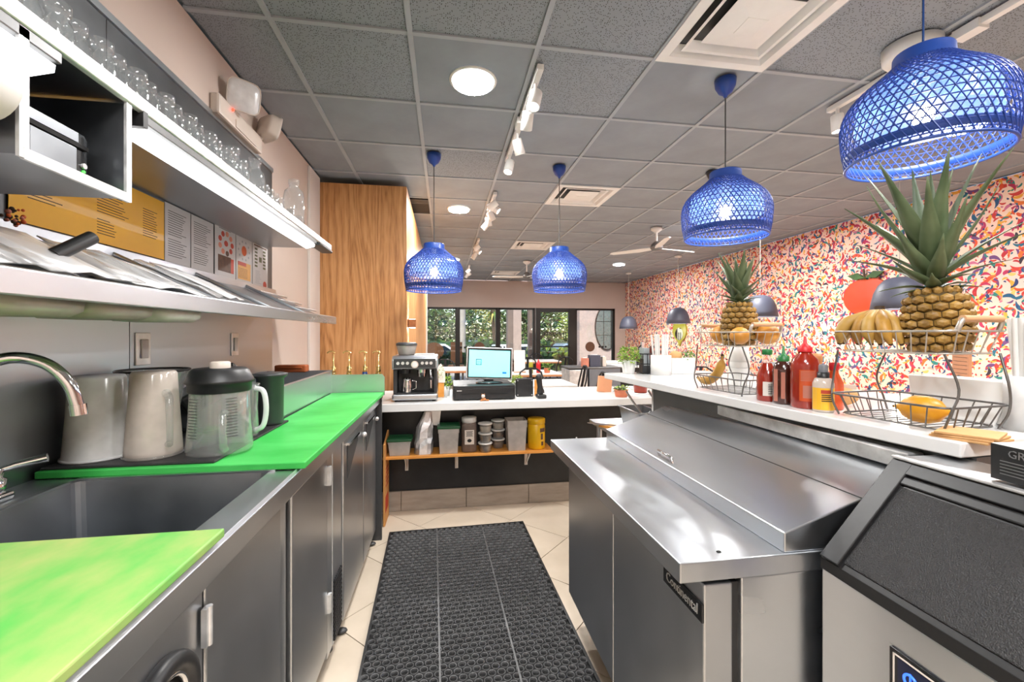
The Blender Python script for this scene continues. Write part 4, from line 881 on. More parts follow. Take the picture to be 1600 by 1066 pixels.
m = MB(); m.prism([(-0.022, 0.11), (0.035, 0.11), (0.035, 0.20), (0.0, 0.255), (-0.022, 0.235)], -0.008, -0.0045, 'y'); m.xf(Matrix.Rotation(-0.15, 4, 'X') @ Matrix.Rotation(0.5, 4, 'Z')); o = m.build('flyer', 'label_cream', t)
leafy(o, (0.005, -0.045, 0.15), 0.022, 0.08, 50, 0.014, ['leaf_lime', 'leaf'], 5)
B(-0.03, 0.05, -0.03, 0.03, 0, 0.004).build('foot', 'plastic_clear', t)
# ---- till
t = thing('cash_drawer', 'wide black metal cash drawer on the service counter', 'cash drawer', (0.285, 3.08, 0.86))
B(-0.225, 0.225, 0, 0.40, 0.006, 0.105).build('case', 'black', t, bev=0.004)
o = B(-0.21, 0.21, -0.006, 0.002, 0.012, 0.085).build('drawer_front', 'black', t, bev=0.002)
B(-0.17, -0.04, -0.0075, -0.005, 0.045, 0.049).build('slot', 'dark_gap', o); B(0.04, 0.17, -0.0075, -0.005, 0.045, 0.049).build('slot', 'dark_gap', o)
B(-0.20, -0.165, -0.0075, -0.005, 0.068, 0.074).build('badge', 'zinc', o); B(-0.225, 0.225, -0.004, 0.0, 0.088, 0.092).build('trim_line', 'dark_steel', t)
for x in (-0.2, 0.2): B(x - 0.015, x + 0.015, 0.02, 0.05, 0, 0.006).build('foot', 'black', t)
t = thing('pos_monitor', 'touch screen till monitor with a cyan screen standing on the cash drawer', 'monitor', (0.335, 3.24, 0.965))
MB().lathe([(0.0, 0), (0.10, 0), (0.105, 0.004), (0.09, 0.012), (0.03, 0.018), (0, 0.018)], 28, sy=0.75).build('base', 'black_gloss', t)
MB().box(-0.035, 0.035, 0.02, 0.05, 0.01, 0.09).build('neck', 'black', t, bev=0.005)
R = Matrix.Translation((0, 0.0, 0.028)) @ Matrix.Rotation(0.04, 4, 'Y') @ Matrix.Rotation(-0.13, 4, 'X')
def rb(x0, x1, y0, y1, z0, z1): return B(x0, x1, y0, y1, z0, z1).xf(R)
s = rb(-0.178, 0.178, 0, 0.028, 0, 0.245).build('housing', 'zinc', t, bev=0.006)
rb(-0.170, 0.170, -0.002, 0.002, 0.008, 0.238).build('bezel', 'black_gloss', t)
s = rb(-0.158, 0.158, -0.003, -0.001, 0.018, 0.222).build('screen', 'screen', t)
m = MB()
for (a, b, c, d_) in ((-0.105, -0.062, 0.148, 0.153), (-0.105, -0.062, 0.108, 0.113), (-0.105, -0.100, 0.108, 0.153), (-0.067, -0.062, 0.108, 0.153)): m.box(a, b, -0.0040, -0.003, c, d_)
m.xf(R).build('screen_icon', 'screen_dark', s); rb(0.10, 0.132, -0.004, -0.003, 0.045, 0.06).build('screen_button', 'screen_blue', s)
m = MB(); [m.box(-0.098, -0.069, -0.004, -0.003, 0.120 + 0.008 * k, 0.122 + 0.008 * k) for k in range(3)]; m.xf(R).build('screen_text', 'screen_dark', s)
t = thing('plush_keyring', 'tiny brown and white plush animal keyring lying before the cash drawer', 'keyring', (0.275, 3.045, 0.86))
MB().ball((0, 0, 0.012), (0.016, 0.013, 0.012), 12, 8).build('body', 'plush_a', t); MB().ball((-0.004, -0.004, 0.034), 0.013, 12, 8).build('head', 'plush_b', t)
for s_ in (-1, 1): MB().ball((-0.004 + s_ * 0.008, -0.002, 0.046), (0.004, 0.003, 0.006), 8, 6).build('ear', 'plush_a', t)
for dx in (0.018, 0.030, -0.018): MB().ball((dx, -0.008, 0.006), (0.009, 0.006, 0.006), 8, 6).build('paw', 'plush_a', t)
t = thing('card_terminal', 'black square back of a customer card terminal on the service counter', 'card terminal', (0.605, 3.20, 0.86))
B(-0.066, 0.066, 0, 0.05, 0, 0.138).build('case', 'black', t, bev=0.006)
for x in (-0.055, 0.055):
    for z in (0.014, 0.124): MB().cyl((x, -0.001, z), (x, 0.003, z), 0.004, n=8).build('screw', 'zinc', t)
t = thing('barcode_scanner', 'black handheld scanner upright in its cradle beside the card terminal', 'scanner', (0.712, 3.11, 0.86))
MB().box(-0.035, 0.035, -0.04, 0.05, 0, 0.03).build('cradle', 'black', t, bev=0.01)
m = MB(); m.lathe([(0.0, 0), (0.026, 0.002), (0.03, 0.04), (0.02, 0.075), (0.022, 0.13), (0.024, 0.155), (0.012, 0.168), (0, 0.17)], 16, sx=1, sy=0.8); m.xf(Matrix.Translation((0.0, 0.0, 0.012)) @ Matrix.Rotation(-0.12, 4, 'Y')); m.build('scanner_body', 'black', t)
MB().ball((0.012, -0.028, 0.035), 0.006, 8, 6).build('button', 'zinc', t)
t = thing('orange_card', 'orange paper card standing behind the black scanner', 'card', (0.70, 3.24, 0.86)); m = MB(); m.box(-0.012, 0.012, -0.002, 0.002, 0, 0.125); m.build('card', 'shelf_wood', t); B(-0.015, 0.015, -0.015, 0.015, 0, 0.004).build('foot', 'plastic_clear', t)
# ---- right end of the service counter
potted('orange terracotta bowl with a small succulent on the service counter end', (1.335, 3.09, 0.86), 0.055, 0.055, 0.05, 0.03, 70, ['leaf_dark', 'leaf_lime'], 'terracotta', 6, 'succulent_bowl', 0.03)
t = thing('tan_card_block', 'tan leaning card block standing behind the terracotta bowl', 'card', (1.30, 3.36, 0.86)); m = MB(); m.box(-0.06, 0.06, -0.012, 0.012, 0, 0.13); m.xf(Matrix.Rotation(0.10, 4, 'Y')); m.build('block', 'tan_card', t, bev=0.003)
t = thing('red_pot', 'glazed dark red ribbed pot under the raised bar', 'pot', (1.545, 3.20, 0.86))
MB().lathe([(0.0, 0), (0.045, 0), (0.058, 0.09), (0.062, 0.125), (0.055, 0.125), (0.05, 0.02)], 24).build('body', 'pot_red', t); MB().lathe([(0.0, -0.0), (0.06, 0.0), (0.065, 0.01), (0.05, 0.012)], 24).build('saucer', 'pot_white', t)
# ---- syrup pumps
for x, mt, nm in ((-0.810, 'syrup_amber', 'amber syrup bottle with gold pump by the white wall'), (-0.700, 'syrup_amber', 'amber syrup bottle with gold pump, second from the white wall'), (-0.588, 'syrup_blue', 'blue syrup bottle with gold pump behind the end splash'), (-0.490, 'syrup_amber', 'amber syrup bottle with gold pump nearest the espresso machine')):
    t = thing('syrup_bottle', nm, 'bottle', (x, 3.30, 0.86))
    MB().lathe([(0.0, 0), (0.032, 0), (0.034, 0.008), (0.034, 0.15), (0.018, 0.19), (0.016, 0.225), (0.0, 0.225)], 20).build('bottle', mt, t)
    MB().lathe([(0.019, 0.20), (0.019, 0.235), (0.008, 0.245), (0.005, 0.25), (0.005, 0.335), (0, 0.335)], 14).build('pump_collar', 'gold', t)
    MB().tube([(0.012, 0, 0.338), (-0.005, 0, 0.352), (-0.03, -0.004, 0.350), (-0.042, -0.006, 0.338)], 0.006, 8).build('pump_spout', 'gold', t)

# ================================================================ rubber floor mat
t = thing('rubber_mat', 'black perforated rubber anti-fatigue mat on the tiled aisle floor', 'mat', (0.112, 2.195, 0.0), math.radians(1.6))
W, L = 0.914, 1.52
B(-W / 2, W / 2, -L / 2, L / 2, 0.0005, 0.003).build('hole_shade_sheet', 'dark_gap', t)  # near-black sheet painted as the shade on the floor below the holes
m = MB(); px, py = 0.0375, 0.0325; nx, ny = 24, 46
for j in range(ny):
    for i in range(nx):
        x = -W / 2 + 0.025 + i * px + (px / 2 if j % 2 else 0); y = -L / 2 + 0.026 + j * py
        if x > W / 2 - 0.02: continue
        m.lathe([(0.0182, 0.003), (0.0172, 0.013), (0.0160, 0.0145), (0.0135, 0.013), (0.0122, 0.003)], 12, (x, y, 0))
tag(m.build('ring_lattice', 'rubber_ring', t), kind='stuff')
B(-W / 2, -W / 2 + 0.012, -L / 2, L / 2, 0.003, 0.014).build('edge', 'rubber', t); B(W / 2 - 0.012, W / 2, -L / 2, L / 2, 0.003, 0.014).build('edge', 'rubber', t)
B(-W / 2, W / 2, -L / 2, -L / 2 + 0.01, 0.003, 0.014).build('edge', 'rubber', t); B(-W / 2, W / 2, L / 2 - 0.01, L / 2, 0.003, 0.014).build('edge', 'rubber', t)
for x in (-0.145, 0.16): B(x - 0.004, x + 0.004, -L / 2, L / 2, 0.012, 0.0155).build('rib', 'rubber_light', t)

# ================================================================ prep table
t = thing('prep_table', 'stainless refrigerated prep table with a slanted hood lid beside the aisle', 'prep table', (0, 0, 0))
PZ = 0.84
B(0.655, 1.16, 0.86, 1.93, 0.13, PZ - 0.045).build('body', 'steel', t, bev=0.003)
MB().prism([(0.495, 1.965), (1.16, 1.965), (1.16, 0.857), (0.505, 0.857)], PZ - 0.045, PZ, 'z').build('work_shelf', 'steel_top', t, bev=0.003)
for a, b in ((0.862, 1.374), (1.378, 1.90)):
    o = B(0.565, 0.635, a, b, 0.15, PZ - 0.055).build('door', 'steel_door', t, bev=0.004)
    B(0.635, 0.655, a + 0.01, b - 0.01, 0.16, PZ - 0.06).build('gasket', 'black', o)
    if a < 1:
        bd = B(0.560, 0.5652, 0.862, 1.03, 0.70, 0.742).build('badge', 'black_gloss', o, bev=0.001)
        text('badge_lettering', 'Continental', 0.034, 'zinc', bd, (0.5592, 0.945, 0.722), (PI / 2, 0, -PI / 2), sx=0.85)
for x in (0.72, 1.1):
    for y in (0.95, 1.85): MB().cyl((x, y, 0), (x, y, 0.13), 0.022, n=12).build('leg', 'dark_steel', t)
l = MB().prism([(0.765, PZ), (0.765, PZ + 0.045), (0.972, PZ + 0.112), (1.125, PZ + 0.170), (1.14, PZ + 0.170), (1.14, PZ)], 0.862, 1.945, 'y').build('hood_lid', 'steel', t, bev=0.003)
hy = 1.42
MB().tube([(0.785, hy - 0.045, PZ + 0.046), (0.777, hy - 0.045, PZ + 0.070), (0.777, hy + 0.045, PZ + 0.070), (0.785, hy + 0.045, PZ + 0.046)], 0.006, 8).build('handle', 'chrome', l)
B(0.9705, 0.9735, 0.864, 1.943, PZ + 0.111, PZ + 0.1135).build('lid_crease', 'dark_steel', l)
B(1.10, 1.15, 0.864, 1.90, PZ + 0.170, PZ + 0.212).build('rear_rail', 'zinc', t, bev=0.004)
MB().ball((0.62, 1.955, PZ + 0.004), 0.006, 8, 6).build('bolt', 'chrome', t); MB().ball((0.62, 0.89, PZ + 0.001), (0.006, 0.004, 0.002), 8, 6).build('shelf_slot', 'dark_gap', t)
# hoses and cord behind the table
o = MB().tube([(0.70, 2.0, 0.62), (0.695, 2.03, 0.52), (0.68, 2.03, 0.46), (0.69, 2.05, 0.38), (0.70, 2.03, 0.32), (0.73, 2.05, 0.20), (0.75, 2.05, 0.012)], 0.012, 10).build('drain_hose', 'chrome'); tag(o, 'shiny flexible hose hanging behind the prep table end', 'hose')
# side stand with utensil pans
t = thing('utensil_stand', 'narrow steel stand behind the prep table holding the utensil pans', 'stand', (0, 0, 0))
B(0.88, 1.42, 2.03, 2.52, 0.795, 0.815).build('top', 'steel', t, bev=0.003)
for x in (0.93, 1.38):
    for y in (2.07, 2.48): MB().cyl((x, y, 0), (x, y, 0.795), 0.016, n=10).build('leg', 'steel', t)
t = thing('utensil_pan', 'open steel pan holding ladles and spoons behind the prep table', 'pan', (1.17, 2.26, 0.815))
m = MB(); a, b, h = 0.15, 0.13, 0.10
m.add([(-a * .9, -b * .9, 0.002), (a * .9, -b * .9, 0.002), (a * .9, b * .9, 0.002), (-a * .9, b * .9, 0.002), (-a, -b, h), (a, -b, h), (a, b, h), (-a, b, h)], [(0, 1, 2, 3), (0, 1, 5, 4), (1, 2, 6, 5), (2, 3, 7, 6), (3, 0, 4, 7)]); m.build('tray', 'steel_panel', t, solid=0.003)
m = MB(); [m.box(*q, h - 0.002, h + 0.004) for q in ((-a - .008, a + .008, -b - .008, -b), (-a - .008, a + .008, b, b + .008), (-a - .008, -a, -b, b), (a, a + .008, -b, b))]; m.build('rim', 'steel', t)
B(-0.004, 0.004, -b, b, 0.02, h).build('divider', 'steel', t)
for k, (x, y, tx, ty, tz, mt, nm) in enumerate(((1.10, 2.22, -0.05, 0.14, 0.12, 'chrome', 'long steel ladle leaning in the utensil pan toward the service counter'), (1.14, 2.28, 0.12, 0.05, 0.10, 'steel', 'steel serving spoon lying across the utensil pan'), (1.24, 2.24, -0.12, -0.02, 0.14, 'chrome', 'steel tongs handle resting against the knee wall'), (1.26, 2.33, 0.09, 0.06, 0.09, 'white', 'white handled scoop in the utensil pan'))):
    q = thing('serving_utensil', nm, 'utensil', (x, y, 0.835))
    MB().ball((0, 0, 0.022), (0.034, 0.034, 0.022), 14, 8).build('bowl', mt, q); MB().tube([(0, 0, 0.03), (tx * .5, ty * .5, 0.05 + tz * .4), (tx, ty, 0.05 + tz)], 0.006, 8).build('handle', mt, q)
for k, (x, y, nm) in enumerate(((1.39, 2.19, 'pale lump of wrapped dough behind the prep lid beside the bar wall'), (1.35, 2.06, 'pale crumpled glove bundle behind the prep lid beside the bar wall'))):
    q = MB(); q.ball((0, 0, 0.055), (0.045, 0.06, 0.055), 12, 8); q.ball((0.02, -0.05, 0.08), (0.03, 0.04, 0.03), 10, 7)
    tag(q.build('wrapped_bundle', 'sheet_white', loc=(x, y, 0.816)), nm, 'bundle')
t = thing('chef_knife', 'steel knife resting on an orange board at the stand edge', 'knife', (0.94, 2.24, 0.828))
m = MB(); m.prism([(-0.10, 0.10), (-0.13, 0.11), (-0.10, 0.06), (0.02, -0.02), (0.03, 0.0)], 0, 0.003, 'z'); m.build('blade', 'chrome', t); MB().tube([(0.025, -0.01, 0.004), (0.10, -0.07, 0.008)], 0.010, 8).build('handle', 'black', t)
o = MB().prism([(-0.08, 0.06), (0.0, 0.08), (0.10, -0.10), (0.05, -0.14)], 0, 0.012, 'z').build('orange_board', 'shelf_wood', loc=(0.94, 2.24, 0.8155)); tag(o, 'small orange cutting board at the edge of the utensil stand', 'cutting board')
# ================================================================ raised bar
BA = math.radians(4.9); BO = Vector((1.118, 0.79, 0)); BT = 1.10
def bw(x, y, z=BT):   # bar-local to world
    return (BO.x + x * math.cos(BA) - y * math.sin(BA), BO.y + x * math.sin(BA) + y * math.cos(BA), z)
t = thing('raised_bar', 'raised white quartz bar slab over the prep table and dining side', 'bar counter', BO, BA)
B(0, 0.70, -0.02, 1.72, BT - 0.034, BT).build('slab', 'quartz', t, bev=0.003)
kw = struct(B(0.05, 0.19, -0.02, 1.26, 0, BT - 0.036).build('wall_bar', 'ice_grey', loc=BO, rz=BA))
B(0.048, 0.192, 1.26, 1.272, 0, BT - 0.036).build('end_cap', 'white', kw)
# ---- ice machine
t = thing('ice_machine', 'stainless ice machine with a black slanted bin door next to the prep table', 'ice machine', (0.832, 0.832, 0), math.radians(-2))
B(0.0, 0.33, -0.62, 0.0, 0.04, 0.818).build('cabinet', 'steel', t, bev=0.004)
MB().prism([(0.0, 0.842), (0.192, 1.058), (0.192, 0.84)], -0.62, 0.0, 'y').build('bin_body', 'black', t)
for (y0, y1) in ((-0.045, 0.0), (-0.62, -0.575)):
    fr = MB(); fr.add([(0.0 - .006, y0, 0.842 + .006), (0.192 - .006, y0, 1.058 + .006), (0.192 - .006, y1, 1.058 + .006), (0.0 - .006, y1, 0.842 + .006), (0.004, y0, 0.842), (0.196, y0, 1.058), (0.219, y1, 1.058), (0.004, y1, 0.842)], [(0, 1, 2, 3), (4, 5, 6, 7), (0, 1, 5, 4), (1, 2, 6, 5), (2, 3, 7, 6), (3, 0, 4, 7)])
    fr.build('frame_side', 'black', t, bev=0.002)
m = MB(); u = Vector((0.192, 0, 0.216)).normalized(); nrm = Vector((-u.z, 0, u.x))
def slab(s0, s1, y0, y1, h0, h1):
    q = MB(); p = []
    for h in (h0, h1):
        for (s, y) in ((s0, y0), (s1, y0), (s1, y1), (s0, y1)): p.append(Vector((0, y, 0.842)) + u * s + nrm * h)
    return q.add(p, [(0, 1, 2, 3), (4, 5, 6, 7), (0, 1, 5, 4), (1, 2, 6, 5), (2, 3, 7, 6), (3, 0, 4, 7)])
slab(0.012, 0.222, -0.572, -0.048, -0.002, 0.004).build('bin_door', 'black_tex', t, bev=0.003)
slab(0.250, 0.286, -0.62, 0.0, -0.001, 0.008).build('top_bar', 'black', t, bev=0.002)
slab(0.226, 0.246, -0.60, -0.02, -0.001, 0.006).build('door_grip', 'black', t, bev=0.003)
B(0.182, 0.33, -0.62, 0.0, 0.84, 1.060).build('top_housing', 'steel', t, bev=0.003)
B(0.175, 0.192, -0.62, 0.0, 1.058, 1.064).build('top_trim', 'zinc', t, bev=0.002)
B(-0.002, 0.20, -0.62, 0.0, 0.818, 0.842).build('shadow_gap', 'dark_gap', t)
c = B(-0.0055, 0.0, -0.36, -0.155, 0.62, 0.758).build('control_panel', 'black_gloss', t, bev=0.004)
m = MB(); [m.box(-0.0062, -0.0054, *q) for q in ((-0.352, -0.163, 0.748, 0.751), (-0.352, -0.163, 0.626, 0.629), (-0.166, -0.163, 0.626, 0.751), (-0.352, -0.349, 0.626, 0.751))]; m.build('panel_border', 'plush_b', c)
s = B(-0.0065, -0.0055, -0.30, -0.172, 0.69, 0.746).build('display', 'lcd_bg', c)
text('display_digits', '15', 0.042, 'lcd_blue', s, (-0.0072, -0.240, 0.718), (PI / 2, 0, -PI / 2))
m = MB(); torus(m, (-0.007, -0.195, 0.720), 0.011, 0.0022); m.box(-0.008, -0.0065, -0.1965, -0.1935, 0.720, 0.734); m.build('power_symbol', 'lcd_blue', s)
for k in range(4): B(-0.0065, -0.0055, -0.19 - 0.035 * k, -0.17 - 0.035 * k, 0.645, 0.66).build('button', 'plush_b', c)
for x in (0.05, 0.28):
    for y in (-0.05, -0.57): MB().cyl((x, y, 0), (x, y, 0.04), 0.02, n=10).build('foot', 'black', t)
t = thing('gripper_box', 'small black carton with grey GRIPSTR lettering standing on the ice machine', 'carton', (1.035, 0.645, 1.0645), math.radians(-6))
B(0, 0.09, -0.13, 0.02, 0, 0.066).build('carton', 'black', t)
text('carton_lettering', 'GRIPSTR', 0.020, 'ink_grey', t, (-0.0008, -0.045, 0.052), (PI / 2, 0, -PI / 2))
m = MB(); [m.box(-0.0008, 0, -0.11, 0.005, 0.012 + 0.006 * k, 0.0135 + 0.006 * k) for k in range(5)]; m.build('carton_print', 'ink_grey', t)
B(0.001, 0.089, -0.129, 0.019, 0.066, 0.067).build('top_flap', 'white_matte', t)
# ---- wire fruit stands
def fruit_stand(nm, loc, rz):
    t = thing('fruit_stand', nm, 'fruit stand', loc, rz)
    def basket(z, lx, ly, h, ex, mt='wire'):
        m = MB(); p = []
        def rect(hx, hy, zz, r=0.03):
            pts = []
            for cx, cy, a0 in ((hx - r, hy - r, 0), (-hx + r, hy - r, 90), (-hx + r, -hy + r, 180), (hx - r, -hy + r, 270)):
                for k in range(5):
                    a = math.radians(a0 + 22.5 * k); pts.append((cx + r * math.cos(a), cy + r * math.sin(a), zz))
            return pts
        m.tube(rect(lx + ex, ly + ex, z + h), 0.0028, 8, True); m.tube(rect(lx, ly, z), 0.0022, 8, True)
        n = 7
        for i in range(n):
            f = -1 + 2 * (i + 0.5) / n
            for s in (-1, 1):
                m.tube([(s * lx, f * (ly - 0.02), z), (s * (lx + ex), f * (ly + ex - 0.02), z + h)], 0.0016, 6)
        for i in range(5):
            f = -1 + 2 * (i + 0.5) / 5
            for s in (-1, 1):
                m.tube([(f * (lx - 0.02), s * ly, z), (f * (lx + ex - 0.02), s * (ly + ex), z + h)], 0.0016, 6)
        for i in range(11):
            f = -1 + 2 * (i + 0.5) / 11; m.tube([(-lx, f * ly, z), (lx, f * ly, z)], 0.0013, 5)
        m.build('wire_basket', mt, t)
    basket(0.010, 0.095, 0.125, 0.055, 0.018, 'wire_dark'); basket(0.192, 0.095, 0.125, 0.055, 0.015)
    for sx in (-1, 1):
        for sy in (-1, 1):
            MB().spl([(sx * 0.095, sy * 0.125, 0.004), (sx * 0.100, sy * 0.142, 0.05), (sx * 0.085, sy * 0.150, 0.11), (sx * 0.095, sy * 0.128, 0.192)], 0.0028, 8).build('upright', 'wire_dark', t)
    for sy in (-1, 1):
        for sx in (-1, 1): MB().tube([(sx * 0.07, sy * 0.138, 0.247), (sx * 0.07, sy * 0.145, 0.268), (sx * 0.06, sy * 0.145, 0.276)], 0.006, 8).build('handle_bracket', 'wire', t)
        MB().cyl((-0.065, sy * 0.145, 0.276), (0.065, sy * 0.145, 0.276), 0.0085, n=12).build('handle', 'wood_handle', t)
    return t
S1 = bw(0.145, 0.79); S2 = bw(0.150, 0.17)
fruit_stand('two-tier wire fruit stand with an orange and banana beside the sauce bottles', S1, BA)
fruit_stand('two-tier wire fruit stand with a banana bunch and lemon by the napkin holder', S2, BA)
# ---- pineapples
def leaf_mesh(L, W, curl, fold=0.35, n=7):
    m = MB(); v = []
    for i in range(n + 1):
        f = i / n; w = W * (1 - f ** 1.7) * (0.75 + 0.35 * math.sin(PI * min(1, f * 1.4))) + 0.0006
        a = curl * f; x = L * (math.sin(a) / curl if abs(curl) > 1e-3 else f); z = L * ((1 - math.cos(a)) / curl if abs(curl) > 1e-3 else 0)
        v += [(x, -w, z + w * fold), (x, 0, z), (x, w, z + w * fold)]
    m.add(v, [(3 * i + k, 3 * i + k + 1, 3 * i + k + 4, 3 * i + k + 3) for i in range(n) for k in range(2)], True); return m
def pineapple(nm, loc, R, H, crown, seed, tilt=(0, 0)):
    rd = random.Random(seed); t = thing('pineapple', nm, 'pineapple', loc); t.rotation_euler = (tilt[0], tilt[1], rd.uniform(0, 6))
    def rad(f): return R * (0.72 + 0.28 * math.sin(PI * min(1, max(0, f * 0.86 + 0.12)))) * (1 if f < 0.86 else 1 - (f - 0.86) * 2.2) * (1 if f > 0.08 else 0.75 + 3.1 * f)
    MB().lathe([(0, 0)] + [(rad(i / 14) * 0.935, H * i / 14) for i in range(15)] + [(0, H)], 26).build('core', 'pine_core', t)
    m = MB(); rows = 8
    for j in range(rows):
        f = (j + 0.5) / rows; n = 13; r = rad(f); hh = H / rows * 1.0
        for i in range(n):
            a = 2 * PI * (i + 0.5 * (j % 2)) / n; w = 2 * PI * r / n * 0.53
            er = Vector((math.cos(a), math.sin(a), 0)); et = Vector((-math.sin(a), math.cos(a), 0)); ez = Vector((0, 0, 1)); c = er * (r * 0.955) + ez * (H * f)
            ring = [c + et * (w * math.cos(q)) + ez * (hh * 0.60 * math.sin(q)) for q in [PI / 2 + PI / 3 * k for k in range(6)]]
            mid = [c + er * (R * 0.10) + (p - c) * 0.70 for p in ring]; tip = c + er * (R * 0.15) + ez * (hh * 0.05)
            m.add(ring + mid + [tip], [(k, (k + 1) % 6, 6 + (k + 1) % 6, 6 + k) for k in range(6)] + [(6 + k, 6 + (k + 1) % 6, 12) for k in range(6)])
    m.build('eyes', 'pine_skin', t)
    n = 36
    for i in range(n):
        f = i / (n - 1); a = i * 2.39996 + rd.uniform(-0.2, 0.2)
        L = crown * (0.24 + 0.80 * min(1, f * 1.25) ** 1.3) * rd.uniform(0.85, 1.08) * (1 if f < 0.92 else 0.8); W = R * (0.20 + 0.16 * min(1, f * 1.3))
        el = math.radians(10 + 70 * f ** 0.95) + rd.uniform(-0.08, 0.08)
        lm = leaf_mesh(L, W, -0.55 + 0.5 * f if rd.random() < 0.75 else 0.25)
        lm.xf(Matrix.Translation((0, 0, H * 0.955 + crown * 0.20 * f)) @ Matrix.Rotation(a, 4, 'Z') @ Matrix.Translation((R * 0.22 * (1 - f * 0.7), 0, 0)) @ Matrix.Rotation(-el, 4, 'Y'))
        lm.build('leaf', 'pine_leaf', t, solid=0.0012)
    return t
pineapple('ripe pineapple with a short bushy crown in the fruit stand by the sauces', (S1[0] + 0.005, S1[1] + 0.0, BT + 0.195), 0.066, 0.175, 0.19, 3)
pineapple('large pineapple with a tall spiky crown in the fruit stand by the napkins', (S2[0] + 0.02, S2[1] - 0.05, BT + 0.195), 0.068, 0.165, 0.33, 11, (0.03, 0.05))
# ---- fruit
def orange(x, y, z, r, nm):
    t = thing('orange', nm, 'orange', (x, y, z)); MB().ball((0, 0, r), (r, r, r * .96), 20, 14).build('flesh', 'orange_fruit', t); MB().ball((0, 0, r * 1.94), (r * .1, r * .1, r * .06), 8, 5).build('stem_end', 'leaf_dark', t)
ob = BT + 0.197
orange(S1[0] - 0.01, S1[1] + 0.095, ob, 0.040, 'orange between the pineapple and the far handle of the fruit stand')
orange(S1[0] + 0.065, S1[1] - 0.085, ob, 0.042, 'orange behind the near wooden handle of the fruit stand')
orange(S1[0] - 0.045, S1[1] - 0.07, ob, 0.036, 'orange beside the pineapple base on the sauce side of the stand')
orange(S1[0] + 0.065, S1[1] + 0.05, ob, 0.036, 'orange tucked at the wall side of the pineapple')
def banana(t, R, arc, r, mt, M4, ripe='banana_tip'):
    n = 12; pts = []; rad = []
    for i in range(n + 1):
        f = i / n; a = arc * (f - 0.5); pts.append((R * math.sin(a), 0, R * (1 - math.cos(a)))); q = min(f, 1 - f)
        rad.append(r * (0.30 + 0.70 * min(1, q * 5)) if f > 0.12 else r * 0.32)
    m = MB(); m.tube([tuple(M4 @ Vector(p)) for p in pts], r, 7, rad=rad); o = m.build('fruit', mt, t)
    MB().ball(tuple(M4 @ Vector(pts[-1])), r * 0.34, 8, 6).build('tip', ripe, o); MB().ball(tuple(M4 @ Vector(pts[0])), r * 0.36, 8, 6).build('stem_end', ripe, o)
t = thing('banana', 'single spotted banana standing up in the lower wire basket', 'banana', (S1[0] - 0.03, S1[1] + 0.02, BT + 0.012), BA)
M4 = Matrix.Translation((-0.03, 0.045, 0.045)) @ Matrix.Rotation(PI / 2, 4, 'Z') @ Matrix.Rotation(0.62, 4, 'Y'); banana(t, 0.11, 2.0, 0.019, 'banana_ripe', M4)
t = thing('banana_bunch', 'bunch of brown speckled bananas in the upper wire basket by the big pineapple', 'bananas', (S2[0] - 0.01, S2[1] + 0.078, BT + 0.197), BA)
for k in range(9):
    a = math.radians((105, 128, 150, 172, 194, 216, 236, 160, 205)[k]); q = 0.085 + 0.012 * (k % 3); q *= 0.72 if k > 6 else 1
    dx, dy = math.cos(a), math.sin(a); P = [(0.008 * dx, 0.008 * dy, 0.108), (0.028 * dx, 0.030 * dy, 0.102), (0.66 * q * dx, 0.75 * q * dy, 0.078), (0.80 * q * dx, 1.0 * q * dy, 0.045), (0.72 * q * dx, 1.12 * q * dy, 0.016)]
    o = MB().spl(P, 0.016, 9, 5, rad=[0.006, 0.010, 0.0175, 0.016, 0.005]).build('fruit', 'banana_ripe' if k % 2 else 'banana', t); MB().ball(P[-1], 0.0055, 8, 6).build('tip', 'banana_tip', o)
MB().tube([(0, 0, 0.098), (0.004, 0.004, 0.122)], 0.013, 8).build('stem', 'banana_tip', t)
t = thing('lemon', 'single yellow lemon lying in the lower wire basket', 'lemon', (S2[0] - 0.045, S2[1] - 0.06, BT + 0.012), BA + 0.25)
MB().lathe([(0, -0.058), (0.006, -0.056), (0.009, -0.047), (0.024, -0.037), (0.034, -0.015), (0.035, 0.012), (0.026, 0.034), (0.009, 0.046), (0.005, 0.052), (0, 0.053)], 20).xf(Matrix.Translation((0, 0, 0.035)) @ Matrix.Rotation(PI / 2, 4, 'X')).build('flesh', 'lemon', t)
MB().ball((0, 0.058, 0.035), 0.004, 8, 5).build('stem_end', 'banana_tip', t)
# ---- sauces
def bottle(nm, loc, prof, mt, cap, capmt, extra=None, fill=None):
    t = thing('sauce_bottle', nm, 'bottle', loc, BA); MB().lathe(prof, 26).build('body', mt, t); MB().lathe(cap, 20).build('cap', capmt, t)
    return t
def wrap(t, r, a0, a1, z0, z1, mt, name='label', par=None):
    m = MB(); v = []
    for i in range(10):
        a = a0 + (a1 - a0) * i / 9; v += [(r * math.cos(a), r * math.sin(a), z0), (r * math.cos(a), r * math.sin(a), z1)]
    m.add(v, [(2 * i, 2 * i + 2, 2 * i + 3, 2 * i + 1) for i in range(9)], True); return m.build(name, mt, par or t)
t = bottle('red ketchup style sauce bottle with a dark green cap', (1.150, 1.375, BT), [(0, 0), (0.032, 0), (0.034, 0.005), (0.034, 0.085), (0.024, 0.115), (0.015, 0.135)], 'sauce_red', [(0.0155, 0.165), (0.017, 0.167), (0.017, 0.182), (0.015, 0.185), (0, 0.185)], 'cap_green')
MB().lathe([(0.0148, 0.133), (0.013, 0.167)], 20).build('neck', 'plastic_clear', t); o = wrap(t, 0.0345, PI + 0.4, PI + 2.0, 0.02, 0.07, 'label_white')
m = MB(); [m.box(-0.03, -0.005, -0.036, -0.0352, 0.028 + 0.008 * k, 0.031 + 0.008 * k) for k in range(5)]; m.build('label_print', 'ink_grey', o)
